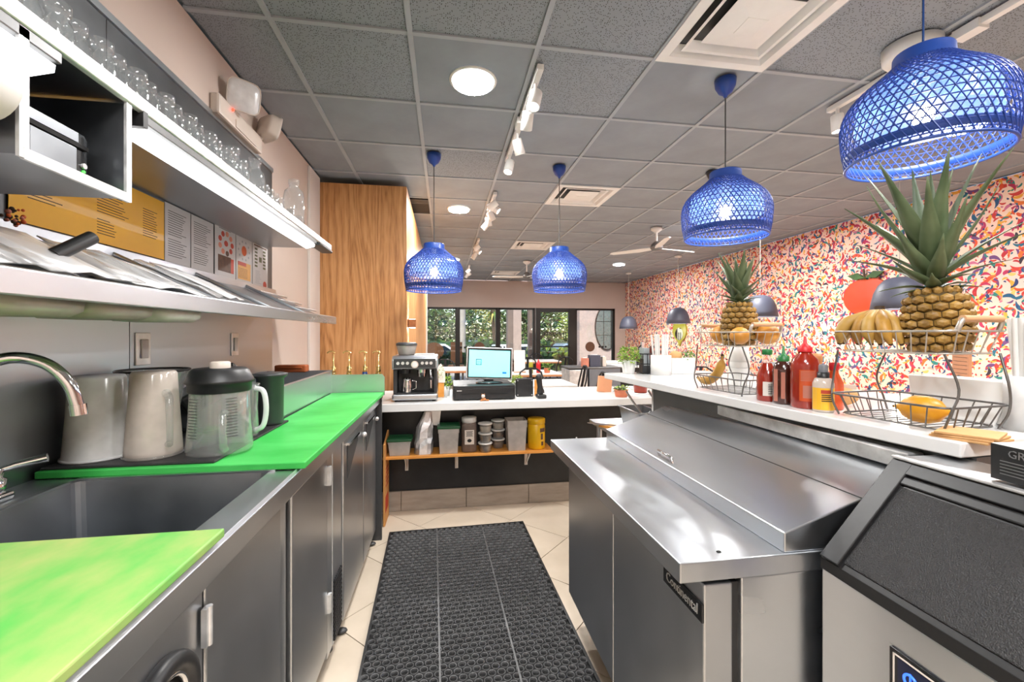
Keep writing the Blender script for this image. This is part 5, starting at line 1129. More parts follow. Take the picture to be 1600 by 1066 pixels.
t = bottle('dark sauce squeeze bottle with a bright green nozzle cap', (1.155, 1.305, BT), [(0, 0), (0.031, 0), (0.034, 0.006), (0.034, 0.11), (0.028, 0.135), (0.015, 0.15), (0, 0.15)], 'sauce_dark', [(0.018, 0.145), (0.018, 0.163), (0.008, 0.17), (0.005, 0.176), (0.003, 0.198), (0, 0.199)], 'cap_green')
wrap(t, 0.0345, PI - 0.2, PI + 0.25, 0.01, 0.12, 'label_clear_ink'); wrap(t, 0.0345, PI + 0.55, PI + 0.9, 0.02, 0.11, 'label_clear_ink')
t = bottle('large red chilli sauce bottle with a red nozzle cap and pale print', (1.163, 1.225, BT), [(0, 0), (0.038, 0), (0.041, 0.006), (0.041, 0.135), (0.036, 0.158), (0.020, 0.175), (0.018, 0.185), (0, 0.185)], 'sauce_red', [(0.021, 0.182), (0.021, 0.196), (0.010, 0.204), (0.006, 0.21), (0.0035, 0.232), (0, 0.233)], 'cap_red')
o = wrap(t, 0.0415, PI + 0.35, PI + 1.5, 0.025, 0.125, 'sauce_orange')
for k in range(7): wrap(t, 0.0418, PI + 0.45, PI + 1.4, 0.09 + 0.0048 * k, 0.092 + 0.0048 * k, 'label_clear_ink', 'label_print', o)
wrap(t, 0.0418, PI + 0.6, PI + 1.25, 0.035, 0.075, 'label_clear_ink', 'label_print', o)
t = bottle('small hot sauce bottle with a round tan cap behind the red sauce', (1.235, 1.255, BT), [(0, 0), (0.022, 0), (0.023, 0.005), (0.023, 0.12), (0.012, 0.14), (0, 0.14)], 'label_yellow', [(0.014, 0.138), (0.018, 0.15), (0.018, 0.165), (0.012, 0.174), (0, 0.175)], 'cap_tan')
t = bottle('slim orange pepper sauce bottle with a flat red cap', (1.228, 1.182, BT), [(0, 0), (0.024, 0), (0.025, 0.005), (0.025, 0.085), (0.012, 0.115), (0.011, 0.132), (0, 0.132)], 'sauce_orange', [(0.0125, 0.125), (0.014, 0.128), (0.014, 0.148), (0, 0.15)], 'cap_red')
t = thing('spray_bottle', 'small clear spray bottle with a yellow label and grey sprayer', 'bottle', (1.156, 1.150, BT), BA)
MB().lathe([(0, 0), (0.026, 0), (0.028, 0.004), (0.028, 0.088), (0.022, 0.102), (0.013, 0.106)], 24).build('body', 'plastic_tan', t, solid=0.002)
o = wrap(t, 0.0285, 2.6, 6.2, 0.008, 0.075, 'label_yellow'); wrap(t, 0.0288, PI + 0.5, PI + 1.6, 0.058, 0.069, 'p_red', 'label_band', o)
for k in range(4): wrap(t, 0.0288, PI + 0.55, PI + 1.55, 0.034 + 0.006 * k, 0.037 + 0.006 * k, 'ink', 'label_print', o)
MB().lathe([(0.016, 0.104), (0.016, 0.122), (0.0, 0.122)], 18).build('collar', 'black', t); MB().lathe([(0.0125, 0.12), (0.0125, 0.142), (0.010, 0.146), (0, 0.146)], 18).build('sprayer', 'grey_plastic', t)
MB().cyl((0, 0, 0.01), (0, 0, 0.105), 0.002, n=6).build('dip_tube', 'ink_grey', t)
t = thing('tea_packet', 'crinkled beige packet behind the spray bottle and wire basket', 'packet', (1.300, 1.235, BT), BA - 0.5)
m = MB(); m.ball((0, 0, 0.032), (0.058, 0.026, 0.032), 16, 10)
for i in range(len(m.v)): q = m.v[i]; m.v[i] = (q[0] * random.uniform(.94, 1.06), q[1] * random.uniform(.9, 1.1), q[2])
m.build('pouch', 'kraft', t); B(-0.05, 0.05, -0.003, 0.003, 0.055, 0.072).build('top_fold', 'label_cream', t)
# ---- napkins, cups and straws
t = thing('napkin_holder', 'white curved napkin holder at the wall side of the fruit stand', 'napkin holder', bw(0.33, 0.165), BA)
MB().prism([(-0.085, 0.0), (0.085, 0.0), (0.105, 0.06), (0.11, 0.118), (-0.11, 0.118), (-0.105, 0.06)], -0.035, -0.028, 'x').build('front_plate', 'white', t, bev=0.003)
MB().prism([(-0.085, 0.0), (0.085, 0.0), (0.105, 0.06), (0.11, 0.118), (-0.11, 0.118), (-0.105, 0.06)], 0.028, 0.035, 'x').build('back_plate', 'white', t, bev=0.003)
B(-0.035, 0.035, -0.085, 0.085, 0, 0.006).build('base', 'white', t)
B(-0.026, 0.026, -0.10, 0.10, 0.007, 0.105).build('napkin_stack', 'white_matte', t)
def straw_cup(nm, loc, r, h, n, L, mt, lab, grp, seed):
    t = thing('straw_cup', nm, 'cup', loc); MB().lathe([(0, 0.0), (r, 0), (r, h), (r - 0.004, h), (r - 0.004, 0.004), (0, 0.004)], 32).build('cup', mt, t)
    rd = random.Random(seed); sm = MB().cyl((0, 0, 0), (0, 0, L), 0.0055, n=10).mesh('straw'); sm.materials.append(MT['straw'])
    for k in range(n):
        a = 2 * PI * k / n + rd.uniform(-0.2, 0.2); q = (r - 0.018) * (0.55 + 0.45 * (k % 2)); tl = rd.uniform(0.02, 0.10)
        o = inst(sm, 'straw', None, (loc[0] + q * math.cos(a) * 0.8, loc[1] + q * math.sin(a) * 0.8, loc[2] + 0.005), (-tl * math.sin(a), tl * math.cos(a), 0)); tag(o, lab, 'straw', grp)
straw_cup('white ceramic cup full of white wrapped straws near the bar end', (1.255, 2.335, BT), 0.058, 0.115, 16, 0.232, 'white', 'white wrapped straw in the white ceramic cup', 'straws in the ceramic cup', 4)
straw_cup('frosted grey cup full of wrapped straws beside the kraft napkins', (1.432, 0.845, BT), 0.042, 0.135, 12, 0.275, 'plastic_milky', 'clear wrapped straw in the frosted grey cup', 'straws in the frosted cup', 5)
for k in range(3):
    o = B(-0.055, 0.055, -0.05, 0.05, 0, 0.005).build('kraft_napkin', 'kraft', loc=(bw(0.075, 0.005)[0], bw(0.075, 0.005)[1], BT + 0.0055 * k), rz=0.2 + 0.12 * k, bev=0.001)
    tag(o, 'folded brown kraft napkin, %s of the small pile on the bar' % ('bottom', 'middle', 'top')[k], 'napkin')
t = thing('order_pad', 'tan lined order pad with a black ring behind the napkin holder', 'notepad', (1.56, 1.07, BT), BA - 0.6)
B(-0.004, 0.004, -0.04, 0.04, 0.012, 0.19).build('pad', 'tan_card', t, bev=0.001); m = MB(); [m.box(-0.0048, -0.004, -0.032, 0.032, 0.06 + 0.012 * k, 0.0612 + 0.012 * k) for k in range(10)]; m.build('ruled_lines', 'p_brown', t)
B(-0.02, 0.02, -0.03, 0.03, 0, 0.012).build('stand', 'wood_edge', t); torus(MB(), (-0.008, 0.0, 0.10), 0.012, 0.002, 'x', 20, 6).build('ring', 'black', t)
t = thing('cup_stack', 'stack of white paper cups upside down behind the banana stand', 'cup stack', (1.36, 1.80, BT))
for k in range(5): MB().lathe([(0.045, 0.0 + 0.028 * k), (0.047, 0.004 + 0.028 * k), (0.034, 0.09 + 0.028 * k), (0, 0.09 + 0.028 * k)], 24).build('paper_cup', 'white', t, solid=0.001)
t = thing('marble_stand', 'grey marble menu wedge standing behind the ketchup bottle', 'menu stand', (1.38, 1.62, BT), BA)
MB().prism([(-0.07, 0), (0.07, 0), (0.05, 0.11), (0.02, 0.12)], -0.03, 0.03, 'y').build('wedge', 'steel_top' if False else 'p_grey', t, bev=0.003)
potted('fluffy light green plant in a white pot at the bar end', (1.108, 2.455, BT), 0.043, 0.078, 0.054, 0.085, 420, ['leaf', 'leaf_lime'], seed=8, size=0.02)
t = thing('menu_caddy', 'black wire caddy with grey card beside the straw cup', 'caddy', (1.200, 2.43, BT))
m = MB()
for z in (0.004, 0.06, 0.12): m.tube([(-0.03, -0.04, z), (0.03, -0.04, z), (0.03, 0.04, z), (-0.03, 0.04, z)], 0.003, 6, True)
for x in (-0.03, 0.0, 0.03):
    for y in (-0.04, 0.04): m.tube([(x, y, 0), (x, y, 0.12)], 0.0025, 6)
m.build('wire_frame', 'black', t); B(-0.022, 0.022, -0.03, 0.03, 0.006, 0.09).build('packets', 'dark_steel', t); B(-0.02, 0.015, -0.032, 0.034, 0.05, 0.155).build('card', 'p_grey', t)
t = thing('white_planter', 'white rectangular planter box with small greens next to the straw cup', 'plant', (1.415, 2.40, BT))
B(-0.075, 0.075, -0.04, 0.04, 0, 0.095).build('box', 'white', t, bev=0.003); leafy(t, (0.03, 0, 0.09), 0.045, 0.04, 120, 0.02, ['leaf', 'leaf_dark'], 9)
o = MB().ball((-0.03, 0, 0.108), (0.04, 0.03, 0.03), 14, 9).build('cork_dome', 'kraft', t)
# ================================================================ blue woven pendants
PROF = [(0.088, 0.322), (0.105, 0.305), (0.135, 0.280), (0.170, 0.252), (0.200, 0.220), (0.218, 0.185), (0.225, 0.150), (0.224, 0.110), (0.219, 0.060), (0.212, 0.022), (0.209, 0.006)]
def prof_at(f):
    d = [0]
    for a, b in zip(PROF, PROF[1:]): d.append(d[-1] + math.hypot(a[0] - b[0], a[1] - b[1]))
    s = f * d[-1]
    for i in range(len(d) - 1):
        if s <= d[i + 1] + 1e-9:
            q = (s - d[i]) / (d[i + 1] - d[i]); a, b = PROF[i], PROF[i + 1]; return a[0] + (b[0] - a[0]) * q, a[1] + (b[1] - a[1]) * q, d[-1]
    return PROF[-1][0], PROF[-1][1], d[-1]
def woven():
    m = MB(); n = 56; seg = 26; samples = []; phi = 0; tot = prof_at(0)[2]
    for i in range(seg + 1):
        r, z, _ = prof_at(i / seg)
        if i: phi += (tot / seg) * math.tan(math.radians(30)) / r
        samples.append((r, z, phi))
    for k in range(n):
        for s in (-1, 1):
            pts = [((r + 0.0012 * s) * math.cos(2 * PI * k / n + s * p), (r + 0.0012 * s) * math.sin(2 * PI * k / n + s * p), z) for r, z, p in samples]
            m.tube(pts, 0.0025, 4)
    rings = 15
    for j in range(rings):
        r, z, _ = prof_at((j + 0.5) / rings); m.tube([(r * math.cos(2 * PI * i / 56), r * math.sin(2 * PI * i / 56), z) for i in range(56)], 0.0022, 4, True)
    return m
wm = woven().mesh('woven_shade'); wm.materials.append(MT['lamp_blue'])
cm = MB().lathe([(0.072, 0.362), (0.078, 0.366), (0.080, 0.362), (0.082, 0.325), (0.092, 0.318), (0.086, 0.318), (0.076, 0.325)], 40).mesh('collar'); cm.materials.append(MT['lamp_blue_solid'])
rm = MB(); torus(rm, (0, 0, 0.004), 0.210, 0.005, 'z', 56, 8); rm = rm.mesh('bottom_rim'); rm.materials.append(MT['lamp_blue_solid'])
sm_ = MB().lathe([(0.203, 0.216), (0.213, 0.196), (0.2175, 0.186), (0.2145, 0.186), (0.210, 0.197), (0.200, 0.216)], 56).mesh('shoulder_band'); sm_.materials.append(MT['lamp_blue_solid'])
lb = MB().lathe([(0.2175, 0.050), (0.2140, 0.024), (0.211, 0.024), (0.2145, 0.050)], 56).mesh('lower_band'); lb.materials.append(MT['lamp_blue_solid'])
lm_ = MB().lathe([(0.150, 0.265), (0.172, 0.23), (0.182, 0.19), (0.185, 0.12)], 40).mesh('inner_liner'); lm_.materials.append(MT['shade_liner'])
bm_ = MB().ball((0, 0, 0.150), (0.030, 0.030, 0.036), 16, 10).mesh('bulb'); bm_.materials.append(MT['bulb'])
sk = MB().cyl((0, 0, 0.18), (0, 0, 0.36), 0.018, n=14).mesh('socket'); sk.materials.append(MT['white'])
def blue_pendant(nm, x, y, z0, pw):
    t = thing('woven_pendant', nm, 'pendant lamp', (x, y, z0))
    inst(wm, 'woven_shade', t); inst(cm, 'collar', t); inst(rm, 'bottom_rim', t); inst(lb, 'lower_band', t); inst(lm_, 'inner_liner', t); inst(bm_, 'bulb', t); inst(sk, 'socket', t)
    top = CZ - z0
    MB().cyl((0, 0, 0.34), (0, 0, top - 0.085), 0.0035, n=8).build('cord', 'syrup_blue' if x > 1.58 else 'dark_steel', t)
    MB().lathe([(0.0, top - 0.10), (0.008, top - 0.10), (0.012, top - 0.088), (0.035, top - 0.072), (0.052, top - 0.04), (0.056, top - 0.003), (0, top - 0.003)], 26).build('canopy', 'lamp_blue_solid', t)
    l = bpy.data.lights.new('pendant_light', 'POINT'); l.energy = pw; l.color = (1, 0.95, 0.88); l.shadow_soft_size = 0.035
    o = bpy.data.objects.new('pendant_light', l); COL.objects.link(o); o.location = (x, y, z0 + 0.10)
blue_pendant('large blue woven pendant hanging over the bar by the big pineapple', 1.605, 1.21, 1.93, 10)
blue_pendant('blue woven pendant hanging over the bar behind the small pineapple', 1.525, 2.13, 1.865, 9)
blue_pendant('blue woven pendant hanging in front of the wooden partition', -0.083, 3.36, 1.672, 6)
blue_pendant('blue woven pendant hanging over the till side of the service counter', 0.945, 3.45, 1.695, 6)
# ================================================================ track lights
def track(nm, x, y0, y1):
    t = thing('light_track', nm, 'light track', (x, y0, CZ)); B(-0.017, 0.017, 0, y1 - y0, -0.032, -0.002).build('rail', 'vent_white', t, bev=0.002)
    B(-0.03, 0.03, (y1 - y0) * 0.45, (y1 - y0) * 0.45 + 0.10, -0.045, -0.003).build('feed_box', 'vent_white', t)
def head(nm, x, y, ax, ay, on=0, grp=None):
    t = thing('track_head', nm, 'spotlight', (x, y, CZ - 0.033), group=grp)
    MB().cyl((0, 0, 0), (0, 0, -0.05), 0.010, n=10).build('stem', 'vent_white', t)
    m = MB(); m.lathe([(0.0, 0.03), (0.032, 0.03), (0.034, 0.025), (0.036, -0.07), (0.031, -0.07), (0.029, -0.055)], 20); m.xf(Matrix.Translation((0, 0, -0.07)) @ Euler((ax, ay, 0)).to_matrix().to_4x4()); m.build('can', 'vent_white', t)
    m = MB(); m.lathe([(0.0, -0.056), (0.029, -0.056)], 20); m.xf(Matrix.Translation((0, 0, -0.07)) @ Euler((ax, ay, 0)).to_matrix().to_4x4()); m.build('lens', 'spot_disc', t)
    if on:
        d = Euler((ax, ay, 0)).to_matrix() @ Vector((0, 0, -1)); l = bpy.data.lights.new('track_spot', 'SPOT'); l.energy = on; l.spot_size = 1.5; l.spot_blend = 0.6; l.shadow_soft_size = 0.03; l.color = (1, 0.95, 0.88)
        o = bpy.data.objects.new('track_spot', l); COL.objects.link(o); p = Vector((x, y, CZ - 0.10)) + d * 0.085; o.location = p; o.rotation_euler = d.to_track_quat('-Z', 'Y').to_euler()
TX = 0.49
track('white ceiling light track over the aisle end of the counter', TX, 2.15, 3.35)
track('white ceiling light track above the blue pendants toward the dining room', TX, 4.15, 5.15)
track('white ceiling light track in the middle of the dining room', TX, 6.2, 7.2)
track('white ceiling light track closest to the front windows', TX, 8.6, 9.6)
for (y, ax, ay, on) in ((2.28, -0.25, 0.25, 25), (2.50, 0.75, 0.0, 25), (2.86, 0.3, -0.35, 25), (3.22, -0.2, 0.25, 25)):
    head('white spotlight on the ceiling track over the aisle end', TX, y, ax, ay, on, 'spotlights over the aisle end')
for k, (y, ax, ay) in enumerate(((4.22, 0.3, 1.0), (4.34, -0.2, -0.9), (4.60, 0.2, -0.5), (4.82, 0.3, -0.15), (5.02, 0.2, 0.7))):
    head('white swivelled spotlight on the track toward the dining room', TX, y, ax, ay, 18 if k % 2 else 0, 'spotlights toward the dining room')
for k, (y, ax, ay) in enumerate(((6.35, 0.2, 1.0), (6.55, -0.2, -0.8), (6.85, 0.2, 0.5), (7.05, 0.2, 0.6))): head('white spotlight on the mid dining room track', TX, y, ax, ay, 0, 'spotlights in the mid dining room')
for k, (y, ax, ay) in enumerate(((8.7, 0.2, 0.9), (9.0, 0.2, -0.6), (9.4, 0.2, 0.6))): head('white spotlight on the track by the front windows', TX, y, ax, ay, 0, 'spotlights by the front windows')
track('white ceiling light track beyond the large blue pendant', 2.35, 0.90, 2.30)
for y, ay, on in ((2.24, -0.1, 30), (1.78, 0.6, 30), (1.05, 0.5, 30)): head('white spotlight on the track beyond the large blue pendant', 2.35, y, 0, ay, on, 'spotlights beyond the large pendant')
t = thing('ceiling_speaker', 'round white ceiling fixture just above the large blue pendant', 'ceiling fixture', (2.24, 1.74, CZ)); MB().lathe([(0.0, -0.07), (0.10, -0.07), (0.112, -0.055), (0.115, 0.0), (0, 0)], 32).build('drum', 'vent_white', t)
t = thing('ceiling_bracket', 'small dark ceiling bracket above the bar pendant', 'bracket', (2.30, 3.36, CZ)); MB().lathe([(0.0, -0.06), (0.05, -0.05), (0.07, 0), (0, 0)], 20).build('plate', 'dark_steel', t); MB().tube([(0, 0, -0.04), (0.05, 0.08, -0.05), (0.13, 0.2, -0.04)], 0.012, 8).build('arm', 'dark_steel', t)
# ================================================================ ceiling fans
def fan(nm, x, y, hz, rot):
    t = thing('ceiling_fan', nm, 'ceiling fan', (x, y, hz)); H = CZ - hz
    MB().lathe([(0.0, H), (0.075, H), (0.07, H - 0.03), (0.03, H - 0.06), (0, H - 0.06)], 20).build('canopy', 'vent_white', t); MB().cyl((0, 0, 0.05), (0, 0, H - 0.03), 0.013, n=10).build('downrod', 'vent_white', t)
    MB().lathe([(0.0, -0.03), (0.06, -0.025), (0.085, 0.01), (0.07, 0.05), (0.025, 0.09), (0, 0.09)], 24).build('motor', 'ice_grey', t)
    for k in range(3):
        m = MB(); m.prism([(0.06, -0.035), (0.25, -0.065), (0.62, -0.045), (0.66, 0.0), (0.62, 0.03), (0.25, 0.045), (0.06, 0.035)], -0.004, 0.004, 'z'); m.xf(Matrix.Rotation(rot + k * 2 * PI / 3, 4, 'Z') @ Matrix.Rotation(0.2, 4, 'X')); m.build('blade', 'vent_white', t)
fan('white three-blade ceiling fan near the patterned wall', 2.76, 5.25, 2.47, 0.25)
fan('white ceiling fan hanging by the front soffit', 1.555, 8.03, 2.44, 0.9)
# ================================================================ slate dome pendants
dm = MB().lathe([(0.018, 0.285), (0.05, 0.282), (0.105, 0.262), (0.148, 0.215), (0.178, 0.145), (0.195, 0.07), (0.205, 0.0), (0.201, 0.0), (0.190, 0.07), (0.173, 0.143), (0.143, 0.21), (0.10, 0.254), (0.02, 0.275)], 36).mesh('dome_shade'); dm.materials.append(MT['slate'])
pb = MB().ball((0, 0, 0.07), 0.045, 14, 9).mesh('bulb'); pb.materials.append(MT['pend_bulb'])
for nm, x, y, z0 in (('slate grey dome pendant closest to the front windows', 4.15, 9.2, 1.46), ('slate grey dome pendant in front of the lime wall mirror', 4.12, 7.05, 1.525), ('slate grey dome pendant behind the small pineapple', 4.05, 4.96, 1.56), ('slate grey dome pendant behind the large pineapple and red apple art', 3.98, 3.19, 1.56)):
    t = thing('dome_pendant', nm, 'pendant lamp', (x, y, z0)); inst(dm, 'dome_shade', t); inst(pb, 'bulb', t)
    MB().cyl((0, 0, 0.28), (0, 0, CZ - z0 - 0.02), 0.004, n=8).build('cord', 'wire', t); MB().lathe([(0, CZ - z0 - 0.03), (0.06, CZ - z0 - 0.028), (0.062, CZ - z0 - 0.001), (0, CZ - z0 - 0.001)], 20).build('canopy', 'white', t)
    MB().cyl((0, 0, 0.10), (0, 0, 0.28), 0.02, n=12).build('socket', 'white', t)
    l = bpy.data.lights.new('dome_light', 'POINT'); l.energy = 16; l.color = (1, 0.88, 0.7); l.shadow_soft_size = 0.045
    o = bpy.data.objects.new('dome_light', l); COL.objects.link(o); o.location = (x, y, z0 + 0.012)
# ---- wall sconce on the partition
t = thing('wall_sconce', 'small wooden up and down sconce on the oak partition corner', 'sconce', (-0.345, 4.17, 1.44))
B(0.002, 0.075, -0.04, 0.04, -0.04, 0.04).build('box', 'wood_edge', t, bev=0.003); B(0.012, 0.065, -0.03, 0.03, 0.040, 0.042).build('lens', 'spot_disc', t); B(0.012, 0.065, -0.03, 0.03, -0.042, -0.040).build('lens', 'spot_disc', t)
for s in (1, -1):
    l = bpy.data.lights.new('sconce_light', 'SPOT'); l.energy = 14; l.spot_size = 1.6; l.spot_blend = 0.8; l.color = (1, 0.84, 0.62); l.shadow_soft_size = 0.02
    o = bpy.data.objects.new('sconce_light', l); COL.objects.link(o); o.location = (-0.305, 4.17, 1.44 + 0.055 * s); o.rotation_euler = Vector((0, 0, s)).to_track_quat('-Z', 'Y').to_euler()
# ================================================================ wall art
t = thing('apple_wall_plate', 'glossy red apple shaped plate with green leaves on the patterned wall', 'wall art', (RX, 4.30, 1.78))
m = MB(); pts = []
for k in range(32):
    a = 2 * PI * k / 32; r = 0.26 * (1 + 0.10 * math.cos(2 * a) - 0.10 * math.exp(-((a - PI / 2) / 0.35) ** 2)); pts.append((r * math.cos(a), r * math.sin(a) * 0.95))
m.prism(pts, -0.045, -0.002, 'x'); m.build('fruit', 'art_red', t, bev=0.015)
for s in (-1, 1): MB().prism([(0, 0.22), (s * 0.10, 0.29), (s * 0.22, 0.27), (s * 0.13, 0.21)], -0.05, -0.03, 'x').build('leaf', 'leaf_dark', t)
MB().tube([(-0.03, 0.02, 0.22), (-0.03, 0.03, 0.33)], 0.012, 8).build('stem', 'bark', t)
t = thing('lemon_wall_mirror', 'lime green lemon shaped mirror on the patterned wall', 'wall art', (RX, 8.35, 1.42))
MB().prism([(0.26 * math.cos(a * PI / 12), 0.24 * math.sin(a * PI / 12) - (0.10 if a == 18 else 0)) for a in range(24)], -0.03, -0.002, 'x').build('frame', 'art_lime', t); MB().prism([(0.15 * math.cos(a * PI / 12), 0.13 * math.sin(a * PI / 12) - 0.08) for a in range(24)], -0.034, -0.03, 'x').build('glass', 'mirror', t)
# ================================================================ dining room
def table(nm, x, y, w, d, rz=0, top='white'):
    t = thing('dining_table', nm, 'table', (x, y, 0), rz)
    B(-w / 2, w / 2, -d / 2, d / 2, 0.735, 0.752).build('top', top, t); B(-w / 2, w / 2, -d / 2, d / 2, 0.705, 0.7345).build('edge_band', 'wood_edge', t, bev=0.003)
    for s in ((-1, 1) if w > 1 else (0,)):
        MB().cyl((s * w * .3, 0, 0.02), (s * w * .3, 0, 0.705), 0.035, n=14).build('pedestal', 'bronze', t); MB().lathe([(0.0, 0.0), (0.24, 0.0), (0.24, 0.012), (0.05, 0.03), (0, 0.03)], 24, (s * w * .3, 0, 0)).build('foot', 'bronze', t)
table('white topped wood edged table just behind the scanner', 1.08, 5.05, 0.85, 0.70)
table('long white dining table in front of the left front window', 0.40, 7.35, 1.30, 0.75)
table('white dining table by the condiment bottles and menu card', 1.35, 6.5, 0.75, 0.70)
table('white dining table near the glass door', 2.1, 9.3, 0.8, 0.7)
table('white dining table beneath the window end of the patterned wall', 3.85, 8.6, 1.2, 0.75)
table('white dining table under the dome pendant by the patterned wall', 4.05, 4.95, 1.15, 0.75)
table('white dining table under the red apple wall plate', 3.98, 3.2, 1.15, 0.75)
chair0 = None
def chair(nm, x, y, rz, grp=None):
    global chair0
    if chair0 is None:
        t = thing('metal_chair', nm, 'chair', (x, y, 0), rz, grp)
        MB().prism([(-0.17, -0.18), (0.17, -0.18), (0.19, 0.17), (-0.19, 0.17)], 0.44, 0.455, 'z').build('seat', 'chair_metal', t, bev=0.004)
        for sx in (-1, 1):
            for sy in (-1, 1): MB().tube([(sx * 0.16, sy * 0.16, 0.45), (sx * 0.21, sy * 0.22, 0.0)], 0.014, 8).build('leg', 'chair_metal', t)
        MB().tube([(-0.18, -0.16, 0.45), (-0.19, -0.21, 0.65), (-0.15, -0.235, 0.80), (-0.07, -0.245, 0.855), (0.07, -0.245, 0.855), (0.15, -0.235, 0.80), (0.19, -0.21, 0.65), (0.18, -0.16, 0.45)], 0.013, 8).build('back_hoop', 'chair_metal', t)
        MB().tube([(0, -0.17, 0.45), (0, -0.215, 0.66), (0, -0.245, 0.85)], 0.022, 6).build('back_slat', 'chair_metal', t)
        MB().tube([(-0.19, 0, 0.22), (0.19, 0, 0.22)], 0.008, 6).build('stretcher', 'chair_metal', t)
        chair0 = t
    else: dup(chair0, (x, y, 0), rz, nm, grp)
for x, y, r, nm in ((1.72, 5.10, 1.5, 'black metal chair at the end of the wood edged table'), (1.20, 5.66, 3.15, 'black metal chair behind the wood edged table'), (0.70, 5.66, 3.1, 'black metal chair behind the scanner side of the wood edged table'), (1.86, 6.22, 1.5, 'black metal chair beside the menu card table'), (1.25, 7.20, 3.1, 'black metal chair behind the menu card table'),
                    (1.75, 8.8, -0.3, 'black metal chair on the kitchen side of the door table'), (2.45, 8.85, 0.2, 'black metal chair by the glass door'), (2.2, 10.0, 3.1, 'black metal chair with its back to the front glass'), (0.0, 7.95, 3.1, 'black metal chair at the long window table, partition end'), (0.62, 7.95, 3.2, 'black metal chair at the long window table, middle'),
                    (3.55, 7.95, 0.1, 'black metal chair at the table below the window end of the patterned wall'), (3.45, 4.30, 0.2, 'black metal chair near the small pineapple and patterned wall'), (3.12, 3.35, 1.57, 'black metal chair facing the apple plate table'), (3.6, 5.55, 2.6, 'black metal chair behind the dome pendant table')):
    chair(nm, x, y, r)
t = thing('menu_card', 'tall white menu card standing on a dining table', 'menu', (1.13, 6.40, 0.7525)); m = MB(); m.box(-0.085, 0.085, -0.004, 0.004, 0, 0.34); m.xf(Matrix.Rotation(-0.06, 4, 'X')); m.build('card', 'white', t); B(-0.09, 0.09, -0.03, 0.03, 0, 0.01).build('foot', 'wood_edge', t)
for x, y, mt, cp, nm in ((1.28, 6.28, 'art_lime', 'white', 'yellow mustard bottle on the menu card table'), (1.40, 6.30, 'cap_red', 'cap_red', 'red ketchup bottle on the menu card table'), (1.06, 6.62, 'sauce_dark', 'black', 'dark vinegar bottle on the menu card table')):
    q = thing('table_bottle', nm, 'bottle', (x, y, 0.7525)); MB().lathe([(0, 0), (0.032, 0), (0.034, 0.14), (0.02, 0.165), (0, 0.165)], 16).build('body', mt, q); MB().lathe([(0.02, 0.16), (0.006, 0.20), (0, 0.21)], 12).build('cap', cp, q)
potted('tiny teal succulent in a terracotta pot on the menu card table', (1.53, 6.28, 0.7525), 0.05, 0.07, 0.06, 0.07, 60, ['leaf_dark', 'leaf'], 'terracotta', 12, 'table_plant', 0.05)
t = thing('waste_station', 'grey waste station cabinet with an oval slot near the glass door', 'waste bin', (2.44, 6.85, 0))
B(-0.46, -0.16, -0.25, 0.25, 0, 0.76).build('side_bin', 'zinc', t, bev=0.006); B(-0.13, 0.40, -0.25, 0.25, 0, 0.78).build('cabinet', 'grey_plastic', t, bev=0.006); B(-0.47, 0.42, -0.26, 0.26, 0.78, 0.80).build('top', 'ice_grey', t, bev=0.003)
MB().ball((0.13, -0.252, 0.62), (0.09, 0.004, 0.022), 14, 8).build('slot', 'dark_gap', t)
for x, mt, nm, w, h in ((2.30, 'p_pink', 'pale pink paper carton on the waste station', 0.05, 0.14), (2.46, 'slate', 'slate blue tissue box on the waste station', 0.09, 0.19), (2.62, 'label_cream', 'cream paper carton on the waste station', 0.03, 0.16)):
    q = thing('paper_carton', nm, 'carton', (x, 6.80, 0.80)); B(-w, w, -0.06, 0.06, 0, h).build('box', mt, q, bev=0.004); B(-w * .6, w * .6, -0.02, 0.02, h, h + 0.012).build('paper_tuft', 'white', q)
t = thing('drink_counter', 'white topped drink counter beside the waste station', 'counter', (3.25, 7.05, 0)); B(-0.38, 0.62, -0.28, 0.28, 0.77, 0.80).build('top', 'white', t, bev=0.003); B(-0.36, 0.60, -0.26, 0.26, 0, 0.77).build('base', 'black', t)
t = thing('water_tap_stand', 'small black and steel drink tap on the drink counter', 'tap', (3.35, 7.0, 0.80)); B(-0.10, 0.10, -0.08, 0.08, 0, 0.07).build('base', 'black', t, bev=0.01); MB().tube([(0, 0, 0.07), (0, 0, 0.30), (0.02, -0.04, 0.34)], 0.014, 8).build('tap', 'black', t); B(0.04, 0.09, -0.03, 0.03, 0.07, 0.40).build('column', 'steel', t)
for k in range(5):
    q = thing('glass_tumbler', 'small clear tumbler in the row on the drink counter', 'glass', (2.93 + 0.07 * k, 6.86 + 0.03 * (k % 2), 0.80), group='tumblers on the drink counter'); MB().lathe([(0, 0.002), (0.025, 0), (0.03, 0.10)], 14).build('wall', 'glass', q)
t = thing('menu_rack', 'dark red wooden rack with paper panels beyond the bar plant', 'rack', (3.70, 7.05, 0.80)); MB().prism([(-0.16, 0), (0.16, 0), (0.16, 0.25), (0.10, 0.33), (-0.10, 0.33), (-0.16, 0.25)], -0.03, 0.03, 'y').build('frame', 'dark_red', t)
for z in (0.10, 0.15, 0.25): B(-0.06, 0.08, -0.034, -0.030, z, z + 0.04).build('paper_panel', 'p_pink', t)
